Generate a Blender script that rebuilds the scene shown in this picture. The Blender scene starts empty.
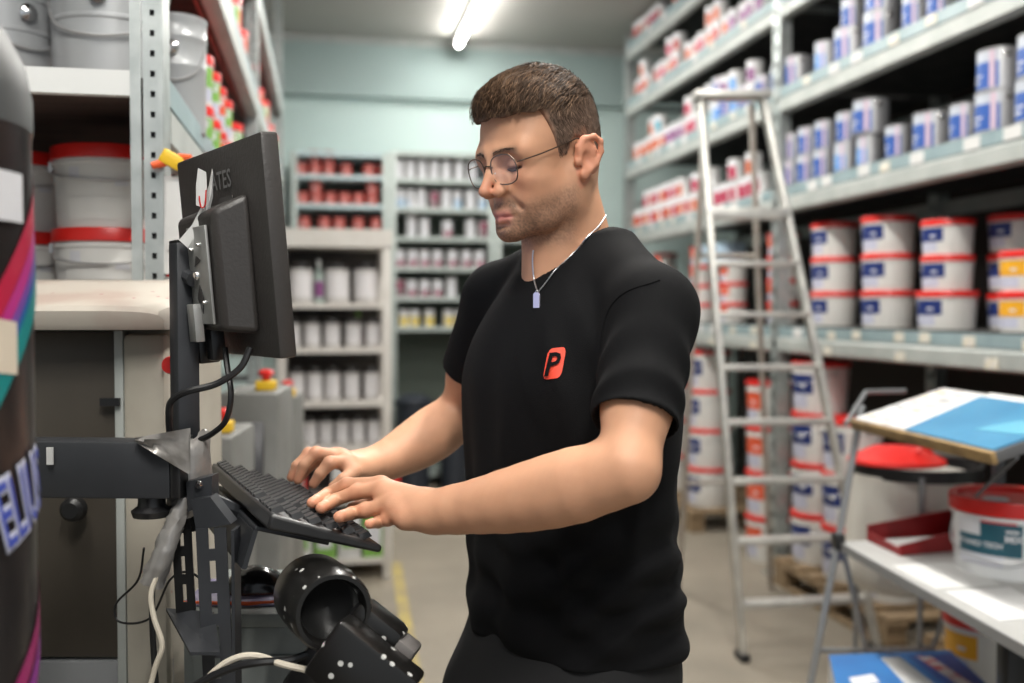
import bpy, bmesh, math, random
import numpy as np
from mathutils import Vector, Matrix, Euler
random.seed(7); RNG = np.random.RandomState(11)
S = bpy.context.scene; COL = S.collection

# ------------------------------------------------------------------ camera
CAM_H = 1.5; FPX = 1000.0
PITCH = math.atan(.0305); YAW = math.atan(.188*math.cos(PITCH))
cd = bpy.data.cameras.new('camera'); cam = bpy.data.objects.new('camera', cd); COL.objects.link(cam)
cd.sensor_width = 36; cd.lens = 36*FPX/1024; cd.clip_start = .02
cam.location = (0, 0, CAM_H); cam.rotation_euler = (math.pi/2-PITCH, 0, -YAW)
cd.dof.use_dof = True; cd.dof.focus_distance = 1.33; cd.dof.aperture_fstop = 2.6
S.camera = cam

# ------------------------------------------------------------------ world: daylight from the open shop side behind the camera
wd = bpy.data.worlds.new('world'); S.world = wd; wd.use_nodes = True
bg = wd.node_tree.nodes['Background']; bg.inputs[0].default_value = (.86, .93, 1, 1); bg.inputs[1].default_value = .42
S.view_settings.view_transform = 'Standard'; S.view_settings.look = 'None'
S.view_settings.exposure = 0.34; S.view_settings.gamma = 1.0
try: S.view_settings.use_curve_mapping = False
except Exception: pass

# ------------------------------------------------------------------ helpers
CT, ST = math.cos(YAW), math.sin(YAW)
def cw(a, b, z): return Vector((a*CT+b*ST, -a*ST+b*CT, z))      # right, forward, height -> place
def at(px, py, b):                                              # photo pixel + forward distance -> place
    dx = (px-512)/FPX; dy = (341.5-py)/FPX
    f = math.cos(PITCH)+dy*math.sin(PITCH); h = -math.sin(PITCH)+dy*math.cos(PITCH)
    return cw(dx*b/f, b, CAM_H+h*b/f)
def at_x(px, py, X):
    p = at(px, py, 1.0); return Vector((X, p.y*X/p.x, CAM_H+(p.z-CAM_H)*X/p.x))
def at_y(px, py, Y):
    p = at(px, py, 1.0); k = Y/p.y; return Vector((p.x*k, Y, CAM_H+(p.z-CAM_H)*k))
def at_z(px, py, Z):
    p = at(px, py, 1.0); k = (Z-CAM_H)/(p.z-CAM_H); return Vector((p.x*k, p.y*k, Z))

def tag(o, label=None, cat=None, group=None, kind=None):
    if label: o['label'] = label
    if cat: o['category'] = cat
    if group: o['group'] = group
    if kind: o['kind'] = kind
    return o
def empty(name, loc=(0,0,0), rz=0, label=None, cat=None, group=None):
    o = bpy.data.objects.new(name, None); COL.objects.link(o); o.location = loc; o.rotation_euler = (0,0,rz)
    o.empty_display_size = .05
    return tag(o, label, cat, group)

MATS = {}
def mat(name, col, rough=.5, metal=0., col2=None, vs=8., lo=.35, hi=.65, bump=0., bs=60., spec=.5, stretch=None,
        specks=None, speck_s=60., speck_t=.08, trans=0., alpha=1., coat=0., emit=None, es=1., sheen=0., detail=4.):
    if name in MATS: return MATS[name]
    m = bpy.data.materials.new(name); m.use_nodes = True; nt = m.node_tree; b = nt.nodes['Principled BSDF']
    b.inputs['Base Color'].default_value = (*col, 1); b.inputs['Roughness'].default_value = rough
    b.inputs['Metallic'].default_value = metal; b.inputs['Specular IOR Level'].default_value = spec
    if trans: b.inputs['Transmission Weight'].default_value = trans
    if alpha < 1: b.inputs['Alpha'].default_value = alpha
    if coat: b.inputs['Coat Weight'].default_value = coat
    if sheen: b.inputs['Sheen Weight'].default_value = sheen
    if emit: b.inputs['Emission Color'].default_value = (*emit,1); b.inputs['Emission Strength'].default_value = es
    L = nt.links.new; N = nt.nodes.new
    if col2 or bump or specks:
        tc = N('ShaderNodeTexCoord'); mp = N('ShaderNodeMapping'); L(tc.outputs['Object'], mp.inputs[0])
        if stretch: mp.inputs['Scale'].default_value = stretch
    out = None
    if col2:
        nz = N('ShaderNodeTexNoise'); nz.inputs['Scale'].default_value = vs; nz.inputs['Detail'].default_value = detail
        L(mp.outputs[0], nz.inputs['Vector'])
        cr = N('ShaderNodeValToRGB'); cr.color_ramp.elements[0].position = lo; cr.color_ramp.elements[1].position = hi
        cr.color_ramp.elements[0].color = (*col,1); cr.color_ramp.elements[1].color = (*col2,1)
        L(nz.outputs['Fac'], cr.inputs[0]); out = cr.outputs[0]
    if specks:
        vo = N('ShaderNodeTexVoronoi'); vo.inputs['Scale'].default_value = speck_s; L(mp.outputs[0], vo.inputs['Vector'])
        r2 = N('ShaderNodeValToRGB'); r2.color_ramp.elements[0].position = speck_t; r2.color_ramp.elements[1].position = speck_t+.02
        r2.color_ramp.elements[0].color = (1,1,1,1); r2.color_ramp.elements[1].color = (0,0,0,1)
        L(vo.outputs['Distance'], r2.inputs[0])
        mx = N('ShaderNodeMix'); mx.data_type = 'RGBA'; L(r2.outputs[0], mx.inputs[0])
        mx.inputs[6].default_value = (*col,1); mx.inputs[7].default_value = (*specks,1)
        if out: L(out, mx.inputs[6])
        out = mx.outputs[2]
    if out: L(out, b.inputs['Base Color'])
    if bump:
        n2 = N('ShaderNodeTexNoise'); n2.inputs['Scale'].default_value = bs; n2.inputs['Detail'].default_value = 3
        L(mp.outputs[0], n2.inputs['Vector'])
        bp = N('ShaderNodeBump'); bp.inputs['Strength'].default_value = bump; bp.inputs['Distance'].default_value = .004
        L(n2.outputs['Fac'], bp.inputs['Height']); L(bp.outputs[0], b.inputs['Normal'])
    MATS[name] = m; return m

class MB:
    """collects shapes of one part"""
    def __init__(s): s.v = []; s.f = []
    def add(s, vs, fs):
        o = len(s.v); s.v += [tuple(v) for v in vs]; s.f += [tuple(i+o for i in f) for f in fs]; return s
    def box(s, c, d, R=None, bev=0.):
        x, y, z = (k/2 for k in d); c = Vector(c)
        if bev <= 0:
            vs = [Vector((sx*x, sy*y, sz*z)) for sz in (-1,1) for sy in (-1,1) for sx in (-1,1)]
            fs = [(0,2,3,1),(4,5,7,6),(0,1,5,4),(2,6,7,3),(0,4,6,2),(1,3,7,5)]
        else:
            bm = bmesh.new(); bmesh.ops.create_cube(bm, size=1)
            for v in bm.verts: v.co = Vector((v.co.x*d[0], v.co.y*d[1], v.co.z*d[2]))
            bmesh.ops.bevel(bm, geom=bm.edges[:], offset=bev, segments=2, affect='EDGES', profile=.5)
            vs = [v.co.copy() for v in bm.verts]; bm.verts.index_update(); fs = [[v.index for v in f.verts] for f in bm.faces]; bm.free()
        if R is not None: vs = [R @ v for v in vs]
        return s.add([c+v for v in vs], fs)
    def tube(s, pts, r, n=10, cap=True):
        pts = [Vector(p) for p in pts]; rs = r if isinstance(r, (list,tuple)) else [r]*len(pts); vs = []; fs = []
        t0 = (pts[1]-pts[0]).normalized(); up = Vector((0,0,1)) if abs(t0.z) < .9 else Vector((1,0,0)); nrm = (up-t0*up.dot(t0)).normalized()
        for i, p in enumerate(pts):
            t = (pts[min(i+1,len(pts)-1)]-pts[max(i-1,0)]).normalized()
            nrm = (nrm-t*nrm.dot(t)).normalized(); bn = t.cross(nrm)
            for k in range(n):
                a = 2*math.pi*k/n; vs.append(p+(nrm*math.cos(a)+bn*math.sin(a))*rs[i])
        m = len(pts)
        for i in range(m-1):
            for k in range(n): k2 = (k+1) % n; fs.append((i*n+k, i*n+k2, (i+1)*n+k2, (i+1)*n+k))
        if cap: fs.append(tuple(range(n))[::-1]); fs.append(tuple((m-1)*n+k for k in range(n)))
        return s.add(vs, fs)
    def lathe(s, prof, n=28, c=(0,0,0), R=None, a0=0., a1=2*math.pi):
        full = abs(a1-a0-2*math.pi) < 1e-6; c = Vector(c); vs = []; fs = []; m = n if full else n+1; L = len(prof)
        for k in range(m):
            a = a0+(a1-a0)*k/n
            for (r, z) in prof:
                v = Vector((r*math.cos(a), r*math.sin(a), z)); vs.append(c+(R @ v if R is not None else v))
        for k in range(n):
            k2 = (k+1) % m
            for i in range(L-1): fs.append((k*L+i, k2*L+i, k2*L+i+1, k*L+i+1))
        return s.add(vs, fs)
    def prism(s, poly, h, M=None):
        n = len(poly); vs = [Vector((x,y,0)) for x,y in poly]+[Vector((x,y,h)) for x,y in poly]
        if M is not None: vs = [M @ v for v in vs]
        fs = [tuple(range(n))[::-1], tuple(range(n,2*n))]+[(i,(i+1)%n,(i+1)%n+n,i+n) for i in range(n)]
        return s.add(vs, fs)
    def mesh(s, name, m, smooth=35):
        me = bpy.data.meshes.new(name); me.from_pydata(s.v, [], s.f); me.materials.append(m)
        if smooth:
            bm = bmesh.new(); bm.from_mesh(me); bmesh.ops.recalc_face_normals(bm, faces=bm.faces[:])
            for f in bm.faces: f.smooth = True
            lim = math.radians(smooth)
            for e in bm.edges:
                if len(e.link_faces) == 2 and e.calc_face_angle(0) > lim: e.smooth = False
            bm.to_mesh(me); bm.free()
        me.update(); return me
    def build(s, name, m, parent=None, smooth=35, loc=None, rz=None):
        o = bpy.data.objects.new(name, s.mesh(name, m, smooth)); COL.objects.link(o)
        if parent is not None: o.parent = parent
        if loc is not None: o.location = loc
        if rz is not None: o.rotation_euler = (0,0,rz)
        return o
def inst(name, me, parent=None, loc=(0,0,0), rz=0):
    o = bpy.data.objects.new(name, me); COL.objects.link(o); o.parent = parent; o.location = loc; o.rotation_euler = (0,0,rz); return o

def bez(pts, n=10):                                            # Catmull-Rom through points
    P = [Vector(p) for p in pts]; P = [P[0]*2-P[1]]+P+[P[-1]*2-P[-2]]; out = []
    for i in range(1, len(P)-2):
        for k in range(n):
            t = k/n; a,b,c,d = P[i-1],P[i],P[i+1],P[i+2]
            out.append(.5*((2*b)+(c-a)*t+(2*a-5*b+4*c-d)*t*t+(3*b-a-3*c+d)*t*t*t))
    return out+[P[-2]]

_TX = {}
def text_geo(txt, size, bold=0.):
    """flat lettering: verts centred on x, faces"""
    k = (txt, size, bold)
    if k in _TX: return _TX[k]
    cu = bpy.data.curves.new('lettering', 'FONT'); cu.body = txt; cu.size = size; cu.offset = bold; cu.align_x = 'CENTER'; cu.align_y = 'CENTER'; cu.resolution_u = 2
    ob = bpy.data.objects.new('lettering', cu); COL.objects.link(ob)
    dg = bpy.context.evaluated_depsgraph_get(); me = bpy.data.meshes.new_from_object(ob.evaluated_get(dg))
    vs = [v.co.copy() for v in me.vertices]; fs = [tuple(p.vertices) for p in me.polygons]
    bpy.data.objects.remove(ob); bpy.data.curves.remove(cu); bpy.data.meshes.remove(me)
    _TX[k] = (vs, fs); return vs, fs
def text_on_cyl(mb, txt, size, r, ang, z, bold=0., tilt=0., taper=0., xs=1.):
    vs, fs = text_geo(txt, size, bold); ca, sa = math.cos(tilt), math.sin(tilt); o = []
    for v in vs:
        x = (v.x*xs)*ca-v.y*sa; y = (v.x*xs)*sa+v.y*ca; rr = r+taper*(z+y); a = ang+x/r
        o.append((rr*math.cos(a), rr*math.sin(a), z+y))
    mb.add(o, fs)
def text_flat(mb, txt, size, M, bold=0.):
    vs, fs = text_geo(txt, size, bold); mb.add([M @ v for v in vs], fs)
def frame(o, x, y):                                            # matrix from origin, x axis, y axis
    x = Vector(x).normalized(); z = x.cross(Vector(y)).normalized(); y = z.cross(x)
    return Matrix(((x.x,y.x,z.x,o[0]),(x.y,y.y,z.y,o[1]),(x.z,y.z,z.z,o[2]),(0,0,0,1)))
ORD = ['first','second','third','fourth','fifth','sixth','seventh','eighth','ninth','tenth','eleventh','twelfth','thirteenth','fourteenth',
       'fifteenth','sixteenth','seventeenth','eighteenth','nineteenth','twentieth','twenty-first','twenty-second','twenty-third','twenty-fourth','twenty-fifth']
# ------------------------------------------------------------------ materials
WHITE = mat('white_plastic', (.7,.69,.665), .35, col2=(.64,.63,.6), vs=5)
RED = mat('red_plastic', (.62,.018,.014), .35)
DRED = mat('dark_red_board', (.27,.012,.015), .5, col2=(.2,.01,.012))
NAVY = mat('navy_print', (.012,.03,.16), .4)
BLUE = mat('blue_print', (.035,.1,.36), .35)
GALV = mat('galvanised_steel', (.5,.53,.52), .42, .7, col2=(.36,.39,.385), vs=14, spec=.5)
GALV2 = mat('painted_grey_beam', (.44,.46,.44), .5, .15, col2=(.36,.385,.37), vs=6)
STRIP = mat('blue_grey_strip', (.27,.35,.37), .4, col2=(.22,.3,.32))
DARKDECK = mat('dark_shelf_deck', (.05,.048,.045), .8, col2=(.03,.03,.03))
TIN = mat('tinplate', (.42,.42,.43), .42, .5, col2=(.34,.34,.36), vs=9)
PAILG = mat('grey_pail_lacquer', (.42,.43,.44), .3, .15)
BLACKM = mat('black_metal', (.012,.012,.013), .42, 0, specks=(.4,.4,.38), speck_s=14, speck_t=.012)
CHAR = mat('charcoal_powder_coat', (.035,.037,.042), .45, .1, col2=(.024,.026,.03), vs=10)
BLACKP = mat('black_plastic', (.012,.012,.013), .35)
CHROME = mat('chrome', (.75,.75,.75), .18, 1)
PAPER = mat('paper', (.58,.58,.57), .8)
PTAG = mat('price_tag', (.62,.56,.42), .7, col2=(.62,.61,.58), vs=30)
CONC = mat('concrete_floor', (.27,.235,.185), .62, col2=(.17,.15,.12), vs=1.6, lo=.3, hi=.75, bump=.25, bs=9, detail=9)
WALLP = mat('pale_green_wall', (.57,.7,.68), .7, col2=(.52,.65,.63), vs=.8)
WALLU = mat('grey_green_wall_band', (.36,.46,.45), .7, col2=(.33,.42,.41), vs=.8)
CEIL = mat('grey_ceiling', (.46,.44,.41), .8, col2=(.4,.385,.36), vs=.7)
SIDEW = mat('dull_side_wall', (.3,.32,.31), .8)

# ------------------------------------------------------------------ room
X0, X1, Y0, Y1, ZC = -3.2, 4.0, -2.6, 9.1, 3.92
def struct(name, mb, m): return tag(mb.build(name, m), kind='structure')
struct('floor', MB().box(((X0+X1)/2, (Y0+Y1)/2, -.05), (X1-X0, Y1-Y0, .1)), CONC)
struct('ceiling', MB().box(((X0+X1)/2, (Y0+Y1)/2, ZC+.05), (X1-X0, Y1-Y0, .1)), CEIL)
wb = struct('wall_back', MB().box(((X0+X1)/2, Y1+.05, ZC/2), (X1-X0, .1, ZC)), WALLP)
MB().box(((X0+X1)/2, Y1-.04, 3.66), (X1-X0, .08, .52)).build('upper_band', WALLU, wb)  # darker grey-green band across the upper back wall
MB().box(((X0+X1)/2, Y1-.045, ZC-.03), (X1-X0, .09, .06)).build('ceiling_rail', GALV2, wb)
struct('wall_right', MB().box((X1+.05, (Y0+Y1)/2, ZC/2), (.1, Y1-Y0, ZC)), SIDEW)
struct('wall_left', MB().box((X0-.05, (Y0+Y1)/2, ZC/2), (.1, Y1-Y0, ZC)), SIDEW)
YEL = mat('worn_yellow_paint', (.42,.33,.1), .7, col2=(.27,.22,.12), vs=9)
p1 = at_z(398,575,0); p2 = at_z(412,662,0)
ln = MB(); d = (p2-p1); ln.box((p1+p2)/2+d*.4+Vector((0,0,.001)), (.06, d.length*2.2, .002), Matrix.Rotation(math.atan2(d.y,d.x)-math.pi/2,3,'Z'))
struct('trim_1', ln, YEL)

# ceiling tubes: one in view, the others along the aisles, the far-end one added
TUBE = mat('lit_tube', (1,1,1), .5, emit=(1,.985,.94), es=40)
def fixture(x, y, label, power, length=1.5):
    t = empty('ceiling_light', (x, y, ZC-.09), 0, label, 'light', 'fluorescent ceiling lights')
    MB().box((0,0,.06), (.06, length, .06), bev=.008).build('housing', mat('white_enamel', (.8,.8,.78), .4), t)
    MB().tube([(0,-length/2+.02,0),(0,length/2-.02,0)], .022, 12).build('tube', TUBE, t)
    for s in (-1,1): MB().box((0, s*(length/2-.01), .015), (.05,.03,.07), bev=.004).build('lamp_holder', MATS['white_enamel'], t)
    ld = bpy.data.lights.new('tube_light', 'AREA'); ld.shape = 'RECTANGLE'; ld.size = .1; ld.size_y = length; ld.energy = power; ld.color = (1,.97,.91)
    lo = bpy.data.objects.new('tube_light', ld); COL.objects.link(lo); lo.parent = t; lo.location = (0,0,-.03)
f1 = at_z(455,45,ZC-.09)
fixture(f1.x+.03, f1.y-.75, 'lit fluorescent tube on the ceiling above the aisle', 10)
for (x,y,pw,l) in ((1.05,4.1,52,'lit fluorescent tube over the middle of the aisle'),(1.0,1.7,64,'lit fluorescent tube above the man'),
                   (-.55,.2,32,'lit fluorescent tube above the computer post'),(.3,-1.2,78,'lit fluorescent tube behind the photographer'),(1.05,6.3,62,'added fluorescent tube brightening the far end of the aisle'),(-2.0,5.0,22,'lit fluorescent tube beyond the left rack')):  # far-end tube is added out of view to brighten back wall and far racks
    fixture(x, y, l, pw)
# ------------------------------------------------------------------ paint containers: shared part meshes
PI = math.pi
LAV = mat('lavender_print', (.5,.51,.62), .4); WPRINT = mat('white_print', (.62,.62,.65), .5)
PINKS = mat('pink_stripe', (.58,.44,.52), .4); AMBER = mat('amber_print', (.78,.38,.02), .4); GREENP = mat('green_print', (.2,.42,.08), .4)
def patch(r0, r1, z0, z1, a0, a1, n=10): return MB().lathe([(r0,z0),(r1,z1)], n, a0=a0, a1=a1)
KINDS = {}
PALE = mat('pale_silver_print', (.46,.49,.55), .35)
def bucket_kind(key, r, h, lab, lidm=RED, bail=False, body=WHITE, lt=None):
    b = MB().lathe([(0,.002),(r*.86,.002),(r*.88,0),(r*.89,.006),(r*.945,h*.76),(r*.975,h*.765),(r*.98,h*.8),(r*.95,h*.81),(r*.955,h-.02)], 30)
    parts = [('body', b.mesh('bucket_body', body), None)]
    l = MB().lathe([(0,h-.008),(r*.86,h-.008),(r*.88,h-.001),(r*.985,h),(r,h-.004),(r,h-.026),(r*.965,h-.028),(r*.965,h-.016)], 30)
    parts.append(('lid', l.mesh('bucket_lid', lidm), None))
    R = lambda z: r*(.892+.055*z/(h*.76))
    p = patch(R(h*.38)+.001, R(h*.78)+.001, h*.38, h*.78, PI-.7, PI+.8)
    parts.append(('label', p.mesh('label', lab), None))
    q = patch(R(h*.1)+.0008, R(h*.36)+.0008, h*.1, h*.36, PI-.62, PI+.55); parts.append(('label_foot', q.mesh('label_foot', LAV if key != 'bL' else lab), 'label'))
    q = patch(R(h*.55)+.002, R(h*.72)+.002, h*.57, h*.72, PI-.58, PI-.36); parts.append(('label_logo', q.mesh('label_logo', WPRINT), 'label'))
    t = MB(); text_on_cyl(t, lt or 'PAINT', h*.12, R(h*.46)+.002, PI+.1, h*.45, .001) if lt else t.lathe([(R(h*.5)+.002,h*.5),(R(h*.52)+.002,h*.56)], 6, a0=PI+.25, a1=PI+.5)
    parts.append(('label_print', t.mesh('label_print', WPRINT), 'label'))
    if bail:
        w = MB().tube(bez([(0,-r*.97,h*.78),(-r*.75,-r*.72,h*.62),(-r*1.0,0,h*.56),(-r*.75,r*.72,h*.62),(0,r*.97,h*.78)],5), .0025, 6)
        for s in (-1,1): w.box((0,s*r*.98,h*.78),(.02,.012,.02))
        parts.append(('handle', w.mesh('handle', mat('wire', (.55,.55,.55), .35, .6)), None))
    KINDS[key] = ('bucket', parts)
def can_kind(key, r, h, top, low, stripe=None, body=TIN, lug=False, split=.55, a0=PI-.75, a1=PI+.95, lidm=TIN, lidname='lid'):
    b = MB().lathe([(0,.001),(r*.97,.001),(r,0),(r,.005),(r*.975,.007),(r*.975,h-.008),(r,h-.006),(r,h-.002)], 24)
    parts = [('body', b.mesh('can_body', body), None)]
    l = MB().lathe([(0,h-.006),(r*.7,h-.006),(r*.74,h-.001),(r*.86,h-.001),(r*.88,h-.004),(r*.95,h),(r*.99,h)], 24)
    parts.append(('lid', l.mesh('can_lid', lidm), None))
    rr = r*.975+.0008
    parts.append(('label', patch(rr, rr, h*.06, h*split, a0, a1).mesh('label', low), None))
    parts.append(('label_top', patch(rr, rr, h*split, h*.93, a0, a1).mesh('label_top', top), 'label'))
    if stripe: parts.append(('label_stripe', patch(rr+.001, rr+.001, h*.06, h*.93, a1-.42, a1-.18, 4).mesh('label_stripe', stripe), 'label'))
    t = MB(); [t.lathe([(rr+.001,h*z),(rr+.001,h*(z+.05))], 5, a0=PI-.5, a1=PI+w) for z, w in ((.2,.05),(.34,.2))]
    parts.append(('label_print', t.mesh('label_print', WPRINT), 'label'))
    if lug:
        g = MB().lathe([(0,0),(.012,0),(.013,.006),(.007,.012),(0,.013)], 12, c=(r*.97*math.cos(PI+1.35), r*.97*math.sin(PI+1.35), h*.84), R=Matrix.Rotation(PI+1.35,3,'Z') @ Matrix.Rotation(PI/2,3,'Y'))
        parts.append(('bail_lug', g.mesh('bail_lug', CHROME), None))
    KINDS[key] = ('paint_can', parts)
def place(key, loc, rz, label, group, cat=None):
    nm, parts = KINDS[key]; t = empty(nm, loc, rz, label, cat or nm.replace('_',' '), group); made = {}
    for (pn, me, par) in parts: made[pn] = inst(pn, me, made[par] if par else t)
    return t

bucket_kind('b5', .113, .155, NAVY); bucket_kind('b5m', .124, .183, NAVY); bucket_kind('b5w', .13, .178, NAVY); bucket_kind('b5big', .13, .168, NAVY); bucket_kind('b5amber', .115, .155, AMBER)
bucket_kind('amber_tall', .12, .19, AMBER); bucket_kind('b12', .155, .27, NAVY, bail=True)
bucket_kind('b12_red', .155, .27, mat('orange_red_print', (.7,.1,.04), .4))
bucket_kind('b5_red', .095, .135, MATS['orange_red_print'])
bucket_kind('bL', .118, .168, mat('faint_print', (.68,.67,.64), .4), bail=True)
can_kind('blue', .058, .15, PALE, BLUE, PINKS, split=.68, a1=PI+1.15); can_kind('blue_big', .085, .165, PALE, BLUE, PINKS, lug=True, split=.68, a1=PI+1.0)
can_kind('blue_pale', .06, .15, PALE, mat('light_blue_print', (.1,.28,.62), .35), PINKS)
ORG = mat('orange_print', (.5,.11,.045), .4); REDP = mat('red_print', (.42,.045,.04), .4); CRIM = mat('crimson_print', (.4,.022,.07), .4)
PURP = mat('purple_print', (.22,.07,.2), .4); TEAL = mat('teal_print', (.05,.28,.38), .4); PINKR = mat('washed_red_print', (.5,.13,.11), .45)
WT = mat('white_lacquer', (.62,.62,.615), .35)
for k, m in (('orange',ORG),('red',REDP),('crimson',CRIM),('purple',PURP),('teal',TEAL),('sky',MATS['light_blue_print'])):
    can_kind(k, .054, .135, WPRINT, m, None, body=WT, split=.62)
can_kind('redcan', .053, .105, PINKR, PINKR, None, body=REDP, split=.5, lidm=REDP)
can_kind('whitecan', .046, .17, WPRINT, WPRINT, None, body=WT, split=.5, lidm=WT)
can_kind('whiteblue', .043, .165, WPRINT, mat('pale_blue_print', (.35,.5,.66), .4), None, body=WT, split=.5, lidm=WT)
can_kind('plum', .049, .15, WPRINT, mat('plum_print', (.3,.08,.13), .4), None, body=WT, split=.42, lidm=WT)
can_kind('plumdark', .045, .15, MATS['plum_print'], mat('dark_plum', (.16,.06,.08), .4), None, body=WT, split=.5, lidm=WT)
can_kind('yellowcan', .047, .15, WPRINT, mat('yellow_blue_print', (.75,.55,.05), .4, col2=(.25,.45,.65), vs=14, lo=.45, hi=.55), None, body=WT, split=.62, lidm=WT)

# ------------------------------------------------------------------ right-hand rack, two bays in view
RX = 2.5; RD = 1.05; LEV = [1.28, 2.055, 2.61, 3.13, 3.6]; DK = .14
UPY = [2.42, 5.28, 8.14]
rack = empty('pallet_rack', (RX, UPY[1], 0), 0, 'tall galvanised rack of paint along the right side of the aisle', 'rack')
def upright_mesh():
    m = MB(); w, d, t = .09, .07, .003
    m.box((0,-w/2+t/2,2), (d,t,4-.16)); m.box((0,w/2-t/2,2), (d,t,4-.16))
    for z in range(38):                                        # front web with punched slots
        m.box((-d/2+t/2,-w*.33,.13+z*.1), (t,w*.3,.1)); m.box((-d/2+t/2,w*.33,.13+z*.1), (t,w*.3,.1)); m.box((-d/2+t/2,0,.1+z*.1), (t,w*.4,.055))
    m.box((0,0,.005), (.13,.13,.01))
    for v in range(len(m.v)): m.v[v] = (m.v[v][0], m.v[v][1], m.v[v][2]*.975)
    return m
um = upright_mesh().mesh('upright', GALV)
for y in UPY:
    inst('upright', um, rack, (.035, y-UPY[1], 0)); inst('upright', um, rack, (RD-.035, y-UPY[1], 0))
    for z in (.4,1.6,2.4,3.2): MB().box((RD/2, y-UPY[1], z), (RD-.1,.03,.03)).build('brace', GALV, rack)
bl = UPY[1]-UPY[0]-.09
bm_ = MB().prism([(0,0),(.02,-.012),(.045,-.012),(.045,.075),(.012,.075),(0,.06)], bl, Matrix.Rotation(PI/2,4,'X') @ Matrix.Translation((0,0,-bl/2))).mesh('beam', GALV2)
sm_ = MB().box((0,0,0), (.012, bl, .055)).mesh('label_strip', STRIP)
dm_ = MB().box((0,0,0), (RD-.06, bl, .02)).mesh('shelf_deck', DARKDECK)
tg_ = MB().box((0,0,0), (.003,.075,.042)).mesh('price_tag', PTAG)
tg2_ = MB().box((0,0,0), (.003,.1,.05)).mesh('price_tag', PAPER)
for bi in range(2):
    yc = (UPY[bi]+UPY[bi+1])/2-UPY[1]
    for li, z in enumerate(LEV):
        inst('beam', bm_, rack, (0, yc, z)); o = inst('beam', bm_, rack, (RD, yc, z), PI)
        st = inst('label_strip', sm_, rack, (.012, yc, z+.105))
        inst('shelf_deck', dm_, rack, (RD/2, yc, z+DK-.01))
        for k in range(9 if li < 3 else 5):
            yy = -bl/2+.15+(bl-.3)*(k+random.uniform(.1,.8))/(9 if li < 3 else 5)
            inst('price_tag', random.choice((tg_,tg2_)), st, (-.008, yy, random.uniform(-.008,.004)))
        if li == 0:
            for k in range(4): inst('price_tag', tg_, rack, (-.004, yc-bl/2+.3+k*.62+random.uniform(-.1,.1), z+.02))
for bi in range(2):                                             # dark back sheeting of the bays
    MB().box((RD-.03, (UPY[bi]+UPY[bi+1])/2-UPY[1], 2.0), (.008, bl-.1, 3.9)).build('back_panel', mat('rust_brown_sheet', (.035,.026,.022), .8), rack)

def stack(key, n, h, x, y, z, desc, grp, cat='bucket'):
    pos = {1:['alone'],2:['bottom','top'],3:['bottom','middle','top'],4:['bottom','second','third','top'],5:['bottom','second','middle','fourth','top']}[n]
    for k in range(n):
        kk = key[k] if isinstance(key, (list,tuple)) else key
        hh = h[k] if isinstance(h, (list,tuple)) else h
        place(kk, (x, y, z), random.uniform(-.08,.08), desc.replace('#', pos[k]), grp, cat); z += hh
    return z
zB = LEV[0]+DK
g = 'buckets stacked on the low shelf of the right rack'
for px, ks, hs, d in ((834, 'b5m', .183, '# white bucket with navy label in the stack right of the stepladder'),
                  (888, 'b5w', .178, '# white bucket with red lid in the second stack right of the stepladder'),
                  (947, ['b5big','b5','b5'], [.168,.155,.155], '# white bucket of the third stack, whose base bucket is wider')):
    p = at_x(px, 300, RX+.2); stack(ks, 3, hs, RX+.2, p.y, zB, d, g)
p = at_x(1015, 300, RX+.42); stack(['b5','b5','b5'], 3, .168, RX+.42, p.y, zB, '# navy-label bucket in the stack half hidden behind the amber ones', g)
p = at_x(1030, 300, RX+.17); stack('b5amber', 2, .155, RX+.17, p.y, zB, '# amber-label bucket with red lid at the right edge of the photo', g)
# far bay, same level: red striped buckets behind the stepladder, light blue crate on top
for i, (px, n, d) in enumerate(((783, 4, '# red-striped bucket in the stack just behind the ladder\'s right rail'), (733, 3, '# red-striped bucket in the stack seen between the ladder rails'),
                 (703, 4, '# red-striped bucket in the stack behind the ladder\'s left rail'), (665, 4, '# red-striped bucket in the stack beside the man\'s shoulder'))):
    p = at_x(px, 300, RX+.18); stack('b5_red', n, .135, RX+.18, p.y, zB, d, 'small red-striped buckets on the low shelf')
p = at_x(722, 245, RX+.13)
t = empty('storage_crate', (RX+.15, p.y+.02, zB+3*.135), 0, 'light blue plastic crate seen behind the ladder on red-striped buckets', 'crate')
LB = mat('light_blue_plastic', (.5,.66,.8), .35)
MB().box((0,0,.055), (.2,.3,.11), bev=.01).build('body', LB, t); MB().box((0,0,.118), (.21,.31,.014), bev=.004).build('lid', LB, t)

def row(keys, level_z, x, ys, shelf, grp, up=(), h=.135):
    names = {'orange':'orange','red':'red','crimson':'crimson','purple':'purple','teal':'teal','sky':'light blue','blue':'blue','blue_big':'large blue','blue_pale':'pale blue'}
    for i, y in enumerate(ys):
        k = keys[i % len(keys)] if not callable(keys) else keys(i)
        place(k, (x+random.uniform(-.008,.012), y, level_z), random.uniform(-.15,.15),
              f'{names[k]}-label can, {ORD[i]} from the far end of {shelf}', grp, 'paint can')
        if i in up:
            k2 = keys((i*7+3) % len(ys)) if callable(keys) else keys[(i+1) % len(keys)]
            place(k2, (x+random.uniform(-.004,.004), y+random.uniform(-.004,.004), level_z+h), random.uniform(-.2,.2),
                  f'{names[k2]}-label can on top of the {ORD[i]} can, {shelf}', grp, 'paint can')
def ysp(n, y0=8.0, dy=.132): return [y0-dy*i for i in range(n)]
xF = RX+.085
row(lambda i: ('red','orange','red','crimson')[i % 4], LEV[4]+DK, xF, [y for i, y in enumerate(ysp(19)) if i not in (5,6,11)], 'the far top shelf', 'cans on the top shelf of the far bay')
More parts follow.
